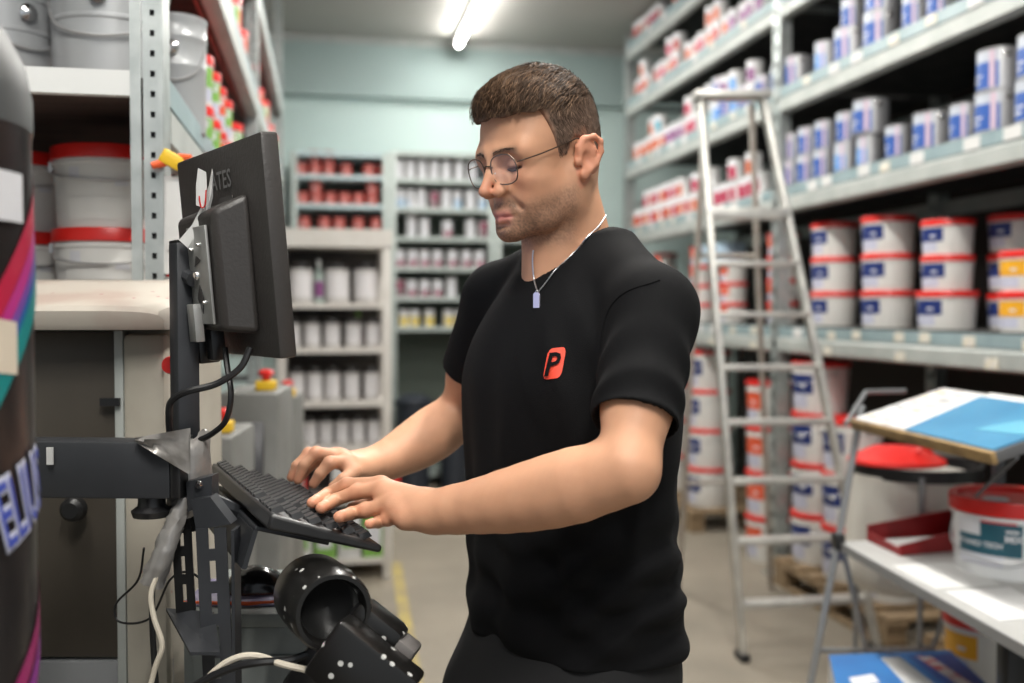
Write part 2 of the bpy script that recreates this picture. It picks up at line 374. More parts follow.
row(lambda i: ('orange','red','orange','red','crimson')[i % 5] if i < 13 else 'purple', LEV[3]+DK, xF, [y for i, y in enumerate(ysp(19)) if i not in (3,8)], 'the far fourth shelf', 'cans on the fourth shelf of the far bay', up=(1,5,6,10,11))
row(lambda i: 'orange' if i < 6 else 'purple' if i < 9 else 'crimson' if i < 11 else 'teal' if i < 13 else 'sky' if i % 2 else 'blue', LEV[2]+DK, xF, ysp(19), 'the far third shelf', 'cans on the third shelf of the far bay', up=(3,4,9,12,13,14,15,17), h=.135)
row(lambda i: ('orange','red','orange','crimson')[i % 4] if i < 11 else 'crimson', LEV[1]+DK, xF, ysp(19), 'the far second shelf', 'cans on the second shelf of the far bay', up=(2,3,4,5,6,7,8,10,12,15,17))
# near bay: blue cans
def near(level, lst, shelf, grp):
    last, lrk = None, 0
    for i, (px, k, up) in enumerate(lst):
        z = LEV[level]+DK; x = RX+(.085 if k != 'blue_big' else .115); p = at_x(px, 100, x); rk = .086 if 'big' in (k, up or '') or k == 'blue_big' or up == 'blue_big' else .061
        if last is not None and last-p.y < rk+lrk+.002: p.y = last-rk-lrk-.002
        last, lrk = p.y, rk
        nm = 'large blue' if k == 'blue_big' else 'pale blue' if k == 'blue_pale' else 'blue'
        place(k, (x, p.y, z), random.uniform(-.12,.12), f'{nm} can, {ORD[i]} from the upright on {shelf}', grp, 'paint can')
        if up: place(up, (x+.01, p.y+.005, z+(.165 if k == 'blue_big' else .15)), random.uniform(-.12,.12), f'blue can on top of the {ORD[i]} can, {shelf}', grp, 'paint can')
near(1, [(792,'blue','blue'),(808,'blue','blue'),(825,'blue','blue'),(847,'blue_pale','blue'),(870,'blue_pale','blue_big'),(899,'blue',None),(934,'blue_big',None),(965,'blue',None),(998,'blue_big','blue_big'),(1040,'blue_big','blue_big')], 'the near second shelf', 'blue cans on the second shelf')
for px, k, xo, d in ((905,'blue_big',.36,'silver and blue can in the back row behind the large front can'),(818,'blue',.24,'dim blue can in the back row beside the upright')):
    p = at_x(px, 110, RX+xo); place(k, (RX+xo, p.y, LEV[1]+DK), 0, d, 'blue cans on the second shelf', 'paint can')
near(2, [(781,'blue',None),(797,'blue_big',None),(826,'blue_pale',None),(851,'blue_big','blue'),(881,'blue_big','blue_big'),(915,'blue','blue'),(940,'blue',None)], 'the near third shelf', 'blue cans on the third shelf')
near(3, [(800,'blue',None),(830,'blue',None),(860,'blue_pale','blue'),(900,'blue_big',None)], 'the near fourth shelf', 'blue cans on the fourth shelf')

# floor level: pallets with large buckets
WOOD = mat('pallet_wood', (.3,.21,.12), .8, col2=(.19,.13,.075), vs=5, stretch=(1,6,6), bump=.4, bs=30)
plank_x = MB().box((0,0,0), (.98,.1,.02)).mesh('plank', WOOD); plank_y = MB().box((0,0,0), (.1,1.15,.02)).mesh('plank', WOOD)
blk = MB().box((0,0,0), (.1,.12,.08)).mesh('block', WOOD)
def pallet(x, y, label):
    t = empty('pallet', (x, y, 0), 0, label, 'pallet', 'wooden pallets under the right rack')
    for k in range(7): inst('plank', plank_x, t, (0, -.52+k*1.04/6, .135))
    for s in (-.44,0,.44):
        inst('plank', plank_y, t, (s,0,.115)); inst('plank', plank_y, t, (s,0,.01))
        for q in (-.5,0,.5): inst('block', blk, t, (s,q,.0625-.0025+.0025))
    return t
pallet(RX+.42, 4.55, 'worn wooden pallet under navy-label buckets beside the stepladder')
pallet(RX+.42, 6.95, 'wooden pallet under the stack of white buckets behind the man')
pallet(RX+.46, 3.2, 'wooden pallet behind the folding work table')
g = 'large buckets on the floor pallets'
zp = .146
for px, yy, n, d in ((None, 5.0, 4, '# large navy-label bucket of the far stack on the pallet beside the ladder'),
                     (None, 4.66, 3, '# large navy-label bucket in the middle stack of the ladder-side pallet'),
                     (None, 4.3, 2, '# large navy-label bucket of the near stack on the ladder-side pallet')):
    stack('b12', n, .2705, RX+.14, yy, zp, d, g)
for yy, d in ((7.3, '# large bucket in the far stack on the pallet behind the man'), (6.6, '# large bucket in the near stack on the pallet behind the man')):
    stack('b12', 4 if yy < 7 else 3, .2705, RX+.14, yy, zp, d, g)
stack('b12_red', 4, .2705, RX+.16, 5.64, 0.0, '# orange-red striped bucket in the stack against the middle upright', g)
for yy, d in ((3.5, '# large navy-label bucket on the pallet behind the folding table'), (3.15, '# large bucket nearest the work table, on the pallet behind it')):
    stack('b12', 2, .2705, RX+.16, yy, zp, d, g)
stack('b12', 3, .2705, RX+.58, 4.62, zp, '# dim large bucket at the back of the ladder-side pallet', g)

# ------------------------------------------------------------------ stepladder
ALU = mat('worn_aluminium', (.62,.61,.57), .42, .55, col2=(.46,.45,.43), vs=12, bump=.1, bs=40)
FL = at_z(742,660,0); FR = at_z(876,652,0)
top_b = 4.55
TL = at(700,97,top_b); TR = at(763,99,top_b); off = Vector((0,0,0))
lad = empty('stepladder', (FL+FR)/2, 0, 'tall aluminium stepladder standing in front of the right rack', 'stepladder')
inv = Vector(lad.location)
def lbar(a, b, w, d, name, m=ALU):
    a, b = Vector(a)-inv, Vector(b)-inv; t = (b-a); L = t.length; t.normalize()
    s = (TR-TL).normalized(); s = (s-t*s.dot(t)).normalized(); n = t.cross(s)
    Rm = Matrix((s, n, t)).transposed()
    return MB().box((a+b)/2, (w, d, L), Rm, bev=.004).build(name, m, lad)
lbar(FL+Vector((0,0,.03)), TL, .026, .07, 'rail'); lbar(FR+Vector((0,0,.03)), TR, .026, .07, 'rail')
for q in (FL, FR): MB().box(q-inv+Vector((0,0,.0175)), (.04,.09,.035), bev=.006).build('rubber_foot', BLACKP, lad)
for py in (604,541,481,422,367,314,263,213):
    lo, hi = 0., 1.
    for _ in range(30):                                        # height on the leaning rail
        t = (lo+hi)/2; q = FL.lerp(TL, t); c_ = q-Vector((0,0,CAM_H)); y_ = 341.5-FPX*(c_.z*math.cos(PITCH)+(c_.x*ST+c_.y*CT)*math.sin(PITCH))/((c_.x*ST+c_.y*CT)*math.cos(PITCH)-c_.z*math.sin(PITCH))
        if y_ > py: lo = t
        else: hi = t
    a = FL.lerp(TL, t); b = FR.lerp(TR, t)
    MB().box((a+b)/2-inv, ((b-a).length, .075, .026 if py > 220 else .05), Matrix.Rotation(math.atan2((b-a).y,(b-a).x),3,'Z'), bev=.005).build('step', ALU, lad)
MB().box((TL+TR)/2-inv+Vector((0,0,.01)), ((TR-TL).length+.06, .12, .035), Matrix.Rotation(math.atan2((TR-TL).y,(TR-TL).x),3,'Z'), bev=.008).build('top_cap', ALU, lad)
BL = Vector((1.86, 5.06, 0)); BR = Vector((2.36, 5.0, 0))
tl2, tr2 = TL.lerp(TR,.1)+Vector((.02,.06,-.01)), TL.lerp(TR,.9)+Vector((0,.06,-.01))
OLDALU = mat('tarnished_aluminium', (.36,.31,.27), .55, .4, col2=(.45,.42,.38), vs=9)
lbar(BL, tl2, .022, .045, 'rear_leg', OLDALU); lbar(BR, tr2, .022, .045, 'rear_leg', OLDALU)
for t in (.25,.72): a = BL.lerp(tl2,t); b = BR.lerp(tr2,t); MB().tube([a-inv,b-inv], .012, 8).build('rear_brace', OLDALU, lad)

# ------------------------------------------------------------------ shelving against the back wall
def shelf_unit(name, x0, x1, y0, y1, zs, top, label, m, post=.05, th=.035, back=None, face=None, n_post=1):
    t = empty(name, ((x0+x1)/2, y0, 0), 0, label, 'shelving'); cx = (x0+x1)/2
    for x in (x0+post/2, x1-post/2):
        for y in (y0+post/2, y1-post/2): MB().box((x-cx, y-y0, top/2), (post, post, top), bev=.003).build('post', m, t)
    for z in zs: MB().box((0, (y1-y0)/2, z-th/2), (x1-x0-.004, y1-y0-.004, th)).build('shelf', face or m, t)
    if back: MB().box((0, y1-y0-.006, top/2), (x1-x0-2*post, .006, top-.02)).build('back_panel', back, t)
    return t
YB = 8.5
SH = mat('grey_green_shelf', (.42,.47,.45), .5, .2, col2=(.36,.41,.39)); SHB = mat('pale_blue_shelf_edge', (.5,.63,.66), .45); DKB = mat('dark_green_sheet', (.1,.12,.1), .8)  # steel shelving gets an even dark green back sheet
def zy(y, px=340): return at_y(px, y, YB).z
xa, xb, xc = at_y(291,250,YB).x, at_y(389,250,YB).x, at_y(495,250,YB).x
lt = [zy(y) for y in (175,204,229,262,300,340)]; rt = [zy(y,440) for y in (179,208,237,267,297,327)]
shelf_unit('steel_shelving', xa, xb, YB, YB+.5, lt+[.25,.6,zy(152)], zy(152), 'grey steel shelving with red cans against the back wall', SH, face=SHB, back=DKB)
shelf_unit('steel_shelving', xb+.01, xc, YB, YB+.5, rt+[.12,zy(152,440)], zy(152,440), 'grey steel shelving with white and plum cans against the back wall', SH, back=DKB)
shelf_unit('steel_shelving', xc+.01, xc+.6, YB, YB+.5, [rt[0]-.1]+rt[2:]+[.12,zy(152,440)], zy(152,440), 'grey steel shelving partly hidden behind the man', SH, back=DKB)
def brow(key, pxs, z, nm, shelf, grp, ups=(), h=.105):
    for i, px in enumerate(pxs):
        k = key[i % len(key)] if isinstance(key, list) else key
        p = at_y(px, 250, YB+.12); place(k, (p.x, YB+.12, z), PI/2, f'{nm}, {ORD[i]} from the left on {shelf}', grp, 'paint can')
        if i in ups: place(k, (p.x, YB+.12, z+h), PI/2, f'{nm} on top of the {ORD[i]} can, {shelf}', grp, 'paint can')
brow('redcan', [301,315,329,346,369,383], lt[0], 'red paint can', 'the top shelf of the back wall', 'red cans on the back shelving', ups=(1,2))
brow('redcan', [302,316,330,344,358,372], lt[1], 'red paint can', 'the second shelf of the back wall', 'red cans on the back shelving', ups=(1,5))
brow('redcan', [304,324,339,358,376], lt[2], 'red paint can', 'the shelf behind the white rack', 'red cans on the back shelving')
brow('whitecan', [399,410,422,434,446,459,472], rt[0], 'plain white can', 'the top of the right back shelving', 'white cans on the back shelving')
brow(['whiteblue','whiteblue','whitecan','plumdark','whitecan','whiteblue','whitecan','whiteblue'], [400,410,421,434,446,457,470,482], rt[1], 'white and blue can', 'the second right back shelf', 'cans on the second right back shelf')
brow(['whitecan','whitecan','plum','whitecan','plumdark'], [411,424,447,470,483], rt[2], 'white or plum can', 'the third right back shelf', 'cans on the third right back shelf', ups=(0,), h=.17)
brow('plum', [399,412,424,437,452,466,479], rt[3], 'white and plum can', 'the fourth right back shelf', 'plum cans on the back shelving')
brow(['plumdark','plum','plum','plum','whitecan'], [399,411,424,437,451], rt[4], 'plum can', 'the fifth right back shelf', 'cans on the fifth right back shelf')
brow('yellowcan', [403,414,429,448,460], rt[5], 'yellow and blue can', 'the sixth right back shelf', 'yellow cans on the back shelving')

# ------------------------------------------------------------------ white shelving with canisters (Y about 5.6)
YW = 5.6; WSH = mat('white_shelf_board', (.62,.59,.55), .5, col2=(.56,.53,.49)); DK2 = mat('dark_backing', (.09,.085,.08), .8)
wx0, wx1 = at_y(276,300,YW).x, at_y(391,300,YW).x
def zw(y): return at_y(340, y, YW).z
wz = [zw(y) for y in (303,348,402,447,500)]
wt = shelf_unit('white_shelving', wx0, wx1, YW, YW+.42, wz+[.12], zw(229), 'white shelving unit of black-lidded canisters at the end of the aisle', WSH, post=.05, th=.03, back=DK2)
MB().box((0,.21,zw(229)-.05), (wx1-wx0+.02,.44,.1)).build('top_board', WSH, wt)
CAN = mat('pale_canister', (.55,.53,.52), .4); BLK = mat('black_lid', (.025,.022,.022), .4)
def canister(px, z, r, h, label, grp):
    p = at_y(px, 300, YW+.12); t = empty('canister', (p.x, YW+.13, z), 0, label, 'canister', grp)
    MB().lathe([(0,0),(r*.96,0),(r,.006),(r,h*.82),(r*.93,h*.84),(0,h*.84)], 20).build('body', CAN, t)
    MB().lathe([(r*.9,h*.82),(r*.97,h*.83),(r*.97,h*.97),(r*.9,h),(0,h)], 20).build('lid', BLK, t)
    MB().lathe([(r+.001,h*.14),(r+.001,h*.72)], 10, a0=-PI/2-.9, a1=-PI/2+.9).build('label', mat('canister_label', (.68,.66,.67), .5), t)
def wrow(pxs, z, r, h, shelf, grp):
    for i, px in enumerate(pxs): canister(px, z, r, h, f'pale canister with black lid, {ORD[i]} from the left on {shelf}', grp)
wrow([301,337,366], wz[0], .072, .23, 'the top white shelf', 'large canisters on the top white shelf')
wrow([292,312,332,353,373], wz[1], .048, .165, 'the second white shelf', 'canisters on the second white shelf')
wrow([296,314,332,351,371], wz[2], .047, .19, 'the third white shelf', 'canisters on the third white shelf')
wrow([293,309,325,341,357,373], wz[3], .041, .16, 'the fourth white shelf', 'canisters on the fourth white shelf')
def bottle(px, z, r, h, m, cap, label, yo=.2):
    p = at_y(px, 300, YW+yo); t = empty('bottle', (p.x, YW+yo, z), 0, label, 'bottle', 'small bottles on the white shelving')
    MB().lathe([(0,0),(r,0),(r,h*.62),(r*.4,h*.78),(r*.4,h*.86),(0,h*.86)], 16).build('body', m, t); MB().lathe([(r*.46,h*.84),(r*.46,h),(0,h)], 14).build('cap', cap, t)
    MB().lathe([(r+.001,h*.15),(r+.001,h*.5)], 8, a0=-PI/2-1, a1=-PI/2+1).build('label', PURP, t)
bottle(319, wz[0], .028, .24, mat('grey_green_bottle', (.3,.36,.33), .3), WT, 'slim grey bottle with purple label between the large canisters', .1)
bottle(358, wz[1], .03, .2, WT, GREENP, 'white bottle with green cap on the second white shelf', .25)
for i, px in enumerate((290,347,385)):
    p = at_y(px, 450, YW+.0); t = empty('spray_paint_tray', (p.x, YW+.14, wz[4]), 0, ['flat red box left under the canisters','flat red box midway under the canisters','flat red box right under the canisters'][i], 'box', 'red boxes on the low white shelf')
    MB().box((0,0,.09), (.17,.22,.18), bev=.008).build('box_body', RED if i != 1 else WT, t); MB().box((0,0,.19), (.175,.225,.02), bev=.004).build('lid', RED, t)
for i, (px, m) in enumerate(((301,WT),(325,GREENP),(349,WT),(373,GREENP))):
    p = at_y(px, 550, YW+.1); t = empty('carton', (p.x, YW+.12, .12), 0, ['white carton leftmost on the bottom white shelf','green and white carton near the middle of the bottom white shelf','white carton right of the green one on the bottom white shelf','green carton at the right end of the bottom white shelf'][i], 'carton', 'cartons on the bottom white shelf')
    MB().box((0,0,.12), (.12,.2,.24), bev=.004).build('box_body', m, t); MB().box((0,-.102,.12), (.08,.004,.12)).build('label', WPRINT if m is GREENP else GREENP, t)
# dark bins below the back shelving
for i, (px, w) in enumerate(((412,.3),(452,.26))):
    p = at_y(px, 400, YB-.1); t = empty('plastic_bin', (p.x, YB-.25, 0), 0, ['dark plastic bin standing below the back shelving','narrower dark bin beside the first below the back shelving'][i], 'bin', 'dark bins at the back')
    MB().lathe([(0,0),(w*.42,0),(w*.5,.72),(w*.53,.73),(w*.53,.76),(w*.47,.76),(w*.4,.03),(0,.03)], 24).build('body', mat('dark_blue_black', (.02,.025,.035), .5), t)
    MB().lathe([(0,.82),(w*.3,.81),(w*.54,.765),(w*.54,.75),(w*.5,.75)], 24).build('lid', MATS['dark_blue_black'], t)

# ------------------------------------------------------------------ left-hand rack
LX = -.28; LD = .9; LUP = [1.93, 4.6, 7.27]
lr = empty('pallet_rack', (LX, LUP[0], 0), 0, 'galvanised rack with red-lidded buckets along the left side', 'rack')
lu = MB(); lw = .055
for k in range(106):
    z = .02+k*.036; lu.box((-.018,-.045,z+.0125), (.02,.004,.025)); lu.box((-.0255,-.045,z+.0305), (.007,.004,.011)); lu.box((-.0105,-.045,z+.0305), (.007,.004,.011))
lu.box((-.0045,-.048,1.93), (.007,.01,3.84)); lu.box((-.031,-.045,1.93), (.006,.006,3.84)); lu.box((-.046,-.052,1.93), (.018,.008,3.84))
lu.box((-.002,-.005,1.93), (.004,.08,3.84)); lu.box((-.053,-.005,1.93), (.004,.086,3.84)); lu.box((-.03,0,.005), (.1,.12,.01))
lm = lu.mesh('upright', GALV)
for i, y in enumerate(LUP):
    if i == 0: MB().box((-.018,-.036,1.93), (.018,.003,3.8)).build('hole_shade', mat('painted_hole_shade', (.03,.03,.03), .7), lr)  # added dark strip standing for the shade inside the punched holes
    inst('upright', lm, lr, (0, y-LUP[0], 0)); inst('upright', lm, lr, (-LD+.055, y-LUP[0], 0))
    for z in (.5,1.2,2.6,3.3): MB().box((-LD/2, y-LUP[0], z), (LD-.1,.03,.03)).build('brace', GALV, lr)
LLEV = [1.39, 1.815, 2.36, 2.87]; lbl = LUP[1]-LUP[0]-.09
REDB = mat('rusty_red_paint', (.2,.035,.03), .6, col2=(.3,.1,.08), vs=6, stretch=(1,3,1))
lbeam = MB().prism([(0,0),(-.02,-.012),(-.045,-.012),(-.045,.075),(-.012,.075),(0,.06)], lbl, Matrix.Rotation(PI/2,4,'X') @ Matrix.Translation((0,0,-lbl/2))).mesh('beam', GALV2)
lin = MB().box((0,0,0), (.01, lbl, .11)).mesh('inner_beam', REDB); lstrip = MB().box((0,0,0), (.012, lbl, .05)).mesh('label_strip', STRIP)
ldk = MB().box((0,0,0), (LD-.06, lbl+.09, .02)).mesh('shelf_deck', mat('brown_shelf_board', (.09,.06,.05), .8, col2=(.05,.035,.03), vs=4, stretch=(1,8,1)))
lend = MB().box((0,0,0), (LD-.1,.02,.044)).mesh('end_board', mat('white_shelf_end', (.66,.67,.66), .5))
for bi in range(2):
    yc = (LUP[bi]+LUP[bi+1])/2-LUP[0]
    for z in LLEV:
        inst('beam', lbeam, lr, (0,yc,z)); inst('inner_beam', lin, lr, (-.06,yc,z+.04)); inst('label_strip', lstrip, lr, (-.012,yc,z+.1)); inst('shelf_deck', ldk, lr, (-LD/2,yc,z+.1))
        if bi == 0: inst('end_board', lend, lr, (-LD/2-.005,-.045,z+.088))
MB().box((-LD+.02, 2.7, 1.9), (.008, 5.3, 3.7)).build('back_panel', MATS['rust_brown_sheet'], lr)
# grey steel pails on the upper level
def pail(loc, r, h, label, rz=0):
    t = empty('steel_pail', loc, rz, label, 'pail', 'grey steel pails on the left rack')
    MB().lathe([(0,.003),(r*.93,.003),(r*.94,0),(r*.95,.008),(r*.97,h*.55),(r*.99,h*.56),(r*.99,h*.58),(r*.97,h*.59),(r*.985,h*.8),(r*1.01,h*.81),(r*1.01,h*.83),(r*.985,h*.84),(r*.99,h-.012),(r*1.02,h-.008),(r*1.02,h),(r*.99,h),(r*.96,h-.02),(0,h-.02)], 36).build('body', PAILG, t)
    g = MB().lathe([(0,0),(.016,0),(.018,.008),(.009,.016),(0,.018)], 14, c=(0,-r*1.0,h*.7), R=Matrix.Rotation(PI/2,3,'X')); g.build('bail_lug', CHROME, t)
    MB().tube(bez([(-r*.98,-.03,h*.72),(-r*.7,-r*.78,h*.5),(0,-r*1.03,h*.42),(r*.7,-r*.78,h*.5),(r*.98,-.03,h*.72)],5), .003, 6).build('handle', MATS['wire'], t)
zL = LLEV[1]+.11
pail(at(111,60,2.12).xy.to_3d()+Vector((0,0,zL)), .118, .29, 'large grey steel pail with a chrome lug, left of the perforated upright')
pail(at(176,60,2.42).xy.to_3d()+Vector((0,0,zL)), .072, .27, 'grey steel pail with banded rim just right of the perforated upright')
pail(at(40,60,2.5).xy.to_3d()+Vector((0,0,zL)), .1, .22, 'dim steel pail at the back left of the upper shelf')
pail(at(5,60,2.12).xy.to_3d()+Vector((0,0,zL)), .1, .26, 'grey steel pail cut by the left edge of the photo', .7)
# white buckets below
zM = LLEV[0]+.11
for k in range(2):
    q = at(112,250,2.12); place('bL', (q.x,q.y,zM+k*.168), PI/2, ['lower','upper'][k]+' white red-lidded bucket left of the perforated upright', 'white buckets on the left rack', 'bucket')
for k in range(2):
    q = at(18,250,2.2); place('bL', (q.x,q.y,zM+k*.168), PI/2+.4, ['lower','upper'][k]+' red-lidded bucket half hidden behind the striped column', 'white buckets on the left rack', 'bucket')
for k in range(2):
    q = at(205,250,2.55); place('bL', (q.x,q.y,zM+k*.168), 0, ['lower','upper'][k]+' red-lidded bucket behind the hanging papers', 'white buckets on the left rack', 'bucket')
# white and green paint tubs farther along the upper level
bucket_kind('tubgreen', .082, .14, GREENP); bucket_kind('tubred', .08, .14, MATS['orange_red_print']); bucket_kind('tubtall', .075, .2, MATS['orange_red_print'])
gq = 'red-lidded tubs along the left rack'
for i, (y, k, n) in enumerate(((2.72,'tubtall',1),(2.92,'tubgreen',2),(3.12,'tubgreen',2),(3.32,'tubred',2),(3.52,'tubgreen',2),(3.74,'tubred',1),(3.95,'tubgreen',2),(4.18,'tubred',1))):
    for j in range(n): place(k, (LX-.1, y, zL+j*.14), PI+random.uniform(-.3,0), f'red-lidded tub, {ORD[i]} along the left rack from the steel pail, {("lower","upper")[j]}', gq, 'tub')
for i, y in enumerate((2.95,3.13,3.31,3.5,3.72,3.9,4.15,4.75,4.95,5.2,5.5,5.8,6.2,6.6)):
    place(('tubred','tubgreen','tubtall')[i % 3], (LX-.09, y, LLEV[2]+.11), PI+random.uniform(-.3,0), f'red-lidded tub, {ORD[i]} along the upper level of the left rack', gq, 'tub')
for i, y in enumerate((4.7,4.9,5.1,5.35,5.6,5.9,6.2,6.5,6.8)):
    place(('blue','sky','whiteblue')[i % 3], (LX-.09, y, zL), PI, f'blue and white can, {ORD[i]} along the far bay of the left rack', 'cans in the far bay of the left rack', 'paint can')
# ------------------------------------------------------------------ tall striped column at the left edge, close to the camera
col = empty('promotional_column', cw(-.566,.86,0), 0, 'tall black promotional column with coloured stripes at the left edge', 'column')
CR = .14; GB = mat('glossy_black_wrap', (.012,.012,.014), .28, col2=(.03,.024,.022), vs=3)
MB().lathe([(0,0),(CR*1.05,0),(CR*1.05,.05),(CR,.06),(CR,1.655),(CR*1.01,1.66),(CR*1.01,1.668)], 48).build('body', GB, col)
MB().lathe([(CR*1.012,1.66),(CR*1.012,1.69),(CR*.97,1.72),(CR*.87,1.748),(CR*.6,1.768),(0,1.775)], 48).build('dome_lid', mat('dark_grey_dome', (.05,.052,.053), .5), col)
def wrap_band(name, m, a0, a1, zf, w, r=CR+.0012, n=22):
    vs, fs = [], []
    for i in range(n+1):
        a = a0+(a1-a0)*i/n; z = zf(i/n)
        vs += [(r*math.cos(a), r*math.sin(a), z-w/2), (r*math.cos(a), r*math.sin(a), z+w/2)]
    for i in range(n): fs.append((2*i,2*i+2,2*i+3,2*i+1))
    return MB().add(vs, fs).build(name, m, col)
A0, A1 = -1.2, .5
for k, (c, w, z) in enumerate((((.42,.015,.05),.03,1.528),((.42,.03,.2),.022,1.502),((.16,.06,.3),.016,1.486),((.02,.1,.3),.014,1.474),((.01,.2,.2),.026,1.458))):
    wrap_band('stripe', mat('stripe_colour_%d' % k, c, .35), A0, A1, lambda t, z=z: z+.3*(t-.69)+.04*math.sin(t*3), w, CR+.001+.0003*k)
for k, c in enumerate(((.3,.02,.12),(.25,.03,.25))):
    wrap_band('stripe', mat('low_stripe_colour_%d' % k, c, .35), A0, A1, lambda t, k=k: 1.2-.03*k+.2*(t-.7), .024)
wrap_band('white_sticker', WPRINT, -.75, -.12, lambda t: 1.597, .042, CR+.0025, 8)
wrap_band('cream_patch', mat('cream_print', (.6,.52,.42), .5), -.8, -.22, lambda t: 1.478-.01*t, .045, CR+.0027, 8)
lw_ = MB(); text_on_cyl(lw_, 'ELIUS', .085, CR+.002, -.12, 1.335, .004, .3, xs=.42); lw_.build('lettering_outline', mat('white_violet_print', (.6,.62,.75), .4), col)
lt_ = MB(); text_on_cyl(lt_, 'ELIUS', .085, CR+.0035, -.12, 1.335, .0, .3, xs=.42); lt_.build('lettering', mat('blue_lettering', (.05,.08,.4), .4), col)

# ------------------------------------------------------------------ paint dispensing machine with a stained beige cover
STAIN = mat('stained_beige_cover', (.42,.38,.33), .5, col2=(.37,.29,.25), vs=7, lo=.45, hi=.62, specks=(.3,.07,.07), speck_s=23, speck_t=.06)
PANEL = mat('dull_brown_steel', (.075,.064,.05), .45, .3, col2=(.05,.042,.034), vs=4, stretch=(1,1,.3), specks=(.3,.28,.1), speck_s=16, speck_t=.015)
BEIGE = mat('dirty_beige_side', (.42,.39,.33), .55, col2=(.32,.29,.24), vs=5, specks=(.3,.1,.08), speck_s=20, speck_t=.03)
mc = empty('paint_dispenser', cw(-.78,1.5,0), -YAW, 'stained beige paint dispensing machine with a dark steel door', 'machine')
def lb(a0,a1,b0,b1,z0,z1,name,m,bev=.004,par=None): return MB().box(((a0+a1)/2+.78,(b0+b1)/2-1.5,(z0+z1)/2),(a1-a0,b1-b0,z1-z0),bev=bev).build(name, m, par or mc)
lb(-1.15,-.535,1.56,1.84,.0,1.47,'body',BEIGE)
lb(-1.1,-.612,1.545,1.562,.96,1.468,'door',PANEL,.002)
lb(-.612,-.598,1.535,1.562,.9,1.47,'door_frame',GALV2,.002)
lb(-.598,-.532,1.53,1.562,.86,1.465,'side_cover',BEIGE,.01)
lb(-1.15,-.535,1.54,1.57,.80,.955,'lower_panel',mat('bluish_grey_panel',(.16,.165,.17),.5),.004)  # lower panel in plain bluish grey
# domed cover: profile swept across, right end rounded off
prof = [(1.475,1.472),(1.47,1.48),(1.468,1.5),(1.475,1.508),(1.55,1.522),(1.7,1.548),(1.8,1.556),(1.84,1.552),(1.846,1.53),(1.846,1.472)]
cv = MB(); st = [(-1.2,1.),(-.6,1.),(-.56,.97),(-.535,.9),(-.522,.78),(-.516,.55)]; n = len(prof)
for i, (a, k) in enumerate(st): cv.v += [(a+.78, (1.657+(b-1.657)*(1-(1-k)*.15))-1.5, 1.472+(z-1.472)*k) for b, z in prof]
for i in range(len(st)-1): cv.f += [(i*n+j, i*n+(j+1)%n, (i+1)*n+(j+1)%n, (i+1)*n+j) for j in range(n)]
cv.f += [tuple(range(n)), tuple((len(st)-1)*n+j for j in range(n))[::-1]]
cv.build('cover', STAIN, mc)
kn = at(78,507,1.53); Rn = Matrix.Rotation(PI/2,3,'X')
loc = lambda p: (mc.matrix_basis.inverted() @ p)
bpy.context.view_layer.update()
MB().lathe([(0,.03),(.012,.03),(.018,.024),(.02,.012),(.014,.008),(.014,0)], 20, c=loc(kn), R=Rn).build('door_knob', BLACKP, mc)
MB().lathe([(0,.012),(.012,.012),(.014,.006),(.014,0)], 18, c=loc(at(172,365,1.525)), R=Rn).build('red_button', RED, mc)
MB().box(loc(at(110,402,1.53)), (.03,.006,.012)).build('catch', BLACKP, mc)

# ------------------------------------------------------------------ screen post and arm
e1 = cw(.59,-.81,0).normalized(); e2 = cw(.81,.59,0).normalized()       # along the screen / towards the man
Rm = Matrix((e1, e2, Vector((0,0,1)))).transposed()
PB = 1.36
pp = at(184,300,PB)
stn = empty('screen_stand', (pp.x, pp.y, 0), 0, 'charcoal steel post with horizontal arm carrying the computer screen', 'stand'); so = Vector((pp.x,pp.y,0))
zt = at(184,243,PB).z; zb = 1.2
pst = MB().box((0,0,(zt+zb)/2), (.036,.03,zt-zb), Rm, bev=.003); pst.build('post', CHAR, stn)
MB().box((0,0,zt+.001), (.034,.028,.004), Rm).build('post_cap', BLACKP, stn)
pa, pb_ = at(-70,466,1.3), at(176,468,1.3)
ax = (pb_-pa).normalized(); Ra = Matrix((ax, Vector((0,0,1)).cross(ax), Vector((0,0,1)))).transposed()
MB().box((pa+pb_)/2-so, ((pb_-pa).length,.05,.073), Ra, bev=.003).build('arm', CHAR, stn)
MB().box(at(50,456,1.27)-so, (.008,.003,.022), Ra).build('sticker', PAPER, stn)
MB().box(at(182,466,1.3)-so, (.014,.054,.077), Ra, bev=.003).build('end_plate', BLACKP, stn)
# the floor leg of the stand, below the arm and out of sight behind the column
MB().box((at(-50,466,1.3)-so).xy.to_3d()+Vector((0,0,.635)), (.05,.05,1.27), Ra).build('leg', CHAR, stn)
# grey tape wound around the joint
TAPE = mat('silver_tape', (.36,.34,.32), .32, .35, col2=(.26,.25,.24), vs=16, bump=.8, bs=24)
tp = MB(); nn = 22; rings = []
c0 = at(189,470,1.335)-so
for i, (z, k) in enumerate(((-.055,1.0),(-.03,1.06),(-.005,1.1),(.02,1.08),(.045,1.0),(.05,.7))):
    for j in range(nn):
        a = 2*PI*j/nn; w = .027*k*(1+.12*math.sin(a*5+i*1.7)+.06*math.sin(a*9+i)); tp.v.append(tuple(c0+Rm @ Vector((w*math.cos(a)*1.1, w*math.sin(a), z+.006*math.sin(3*a+i)))))
for i in range(5): tp.f += [(i*nn+j, i*nn+(j+1)%nn, (i+1)*nn+(j+1)%nn, (i+1)*nn+j) for j in range(nn)]
tp.build('tape', TAPE, stn, smooth=170)
tq = MB(); grid = [[at(135+i*9, 438-i*1.6+ (j*(1+i*1.75)), 1.262+.006*math.sin(i*1.3+j*2.1)) for j in range(5)] for i in range(7)]
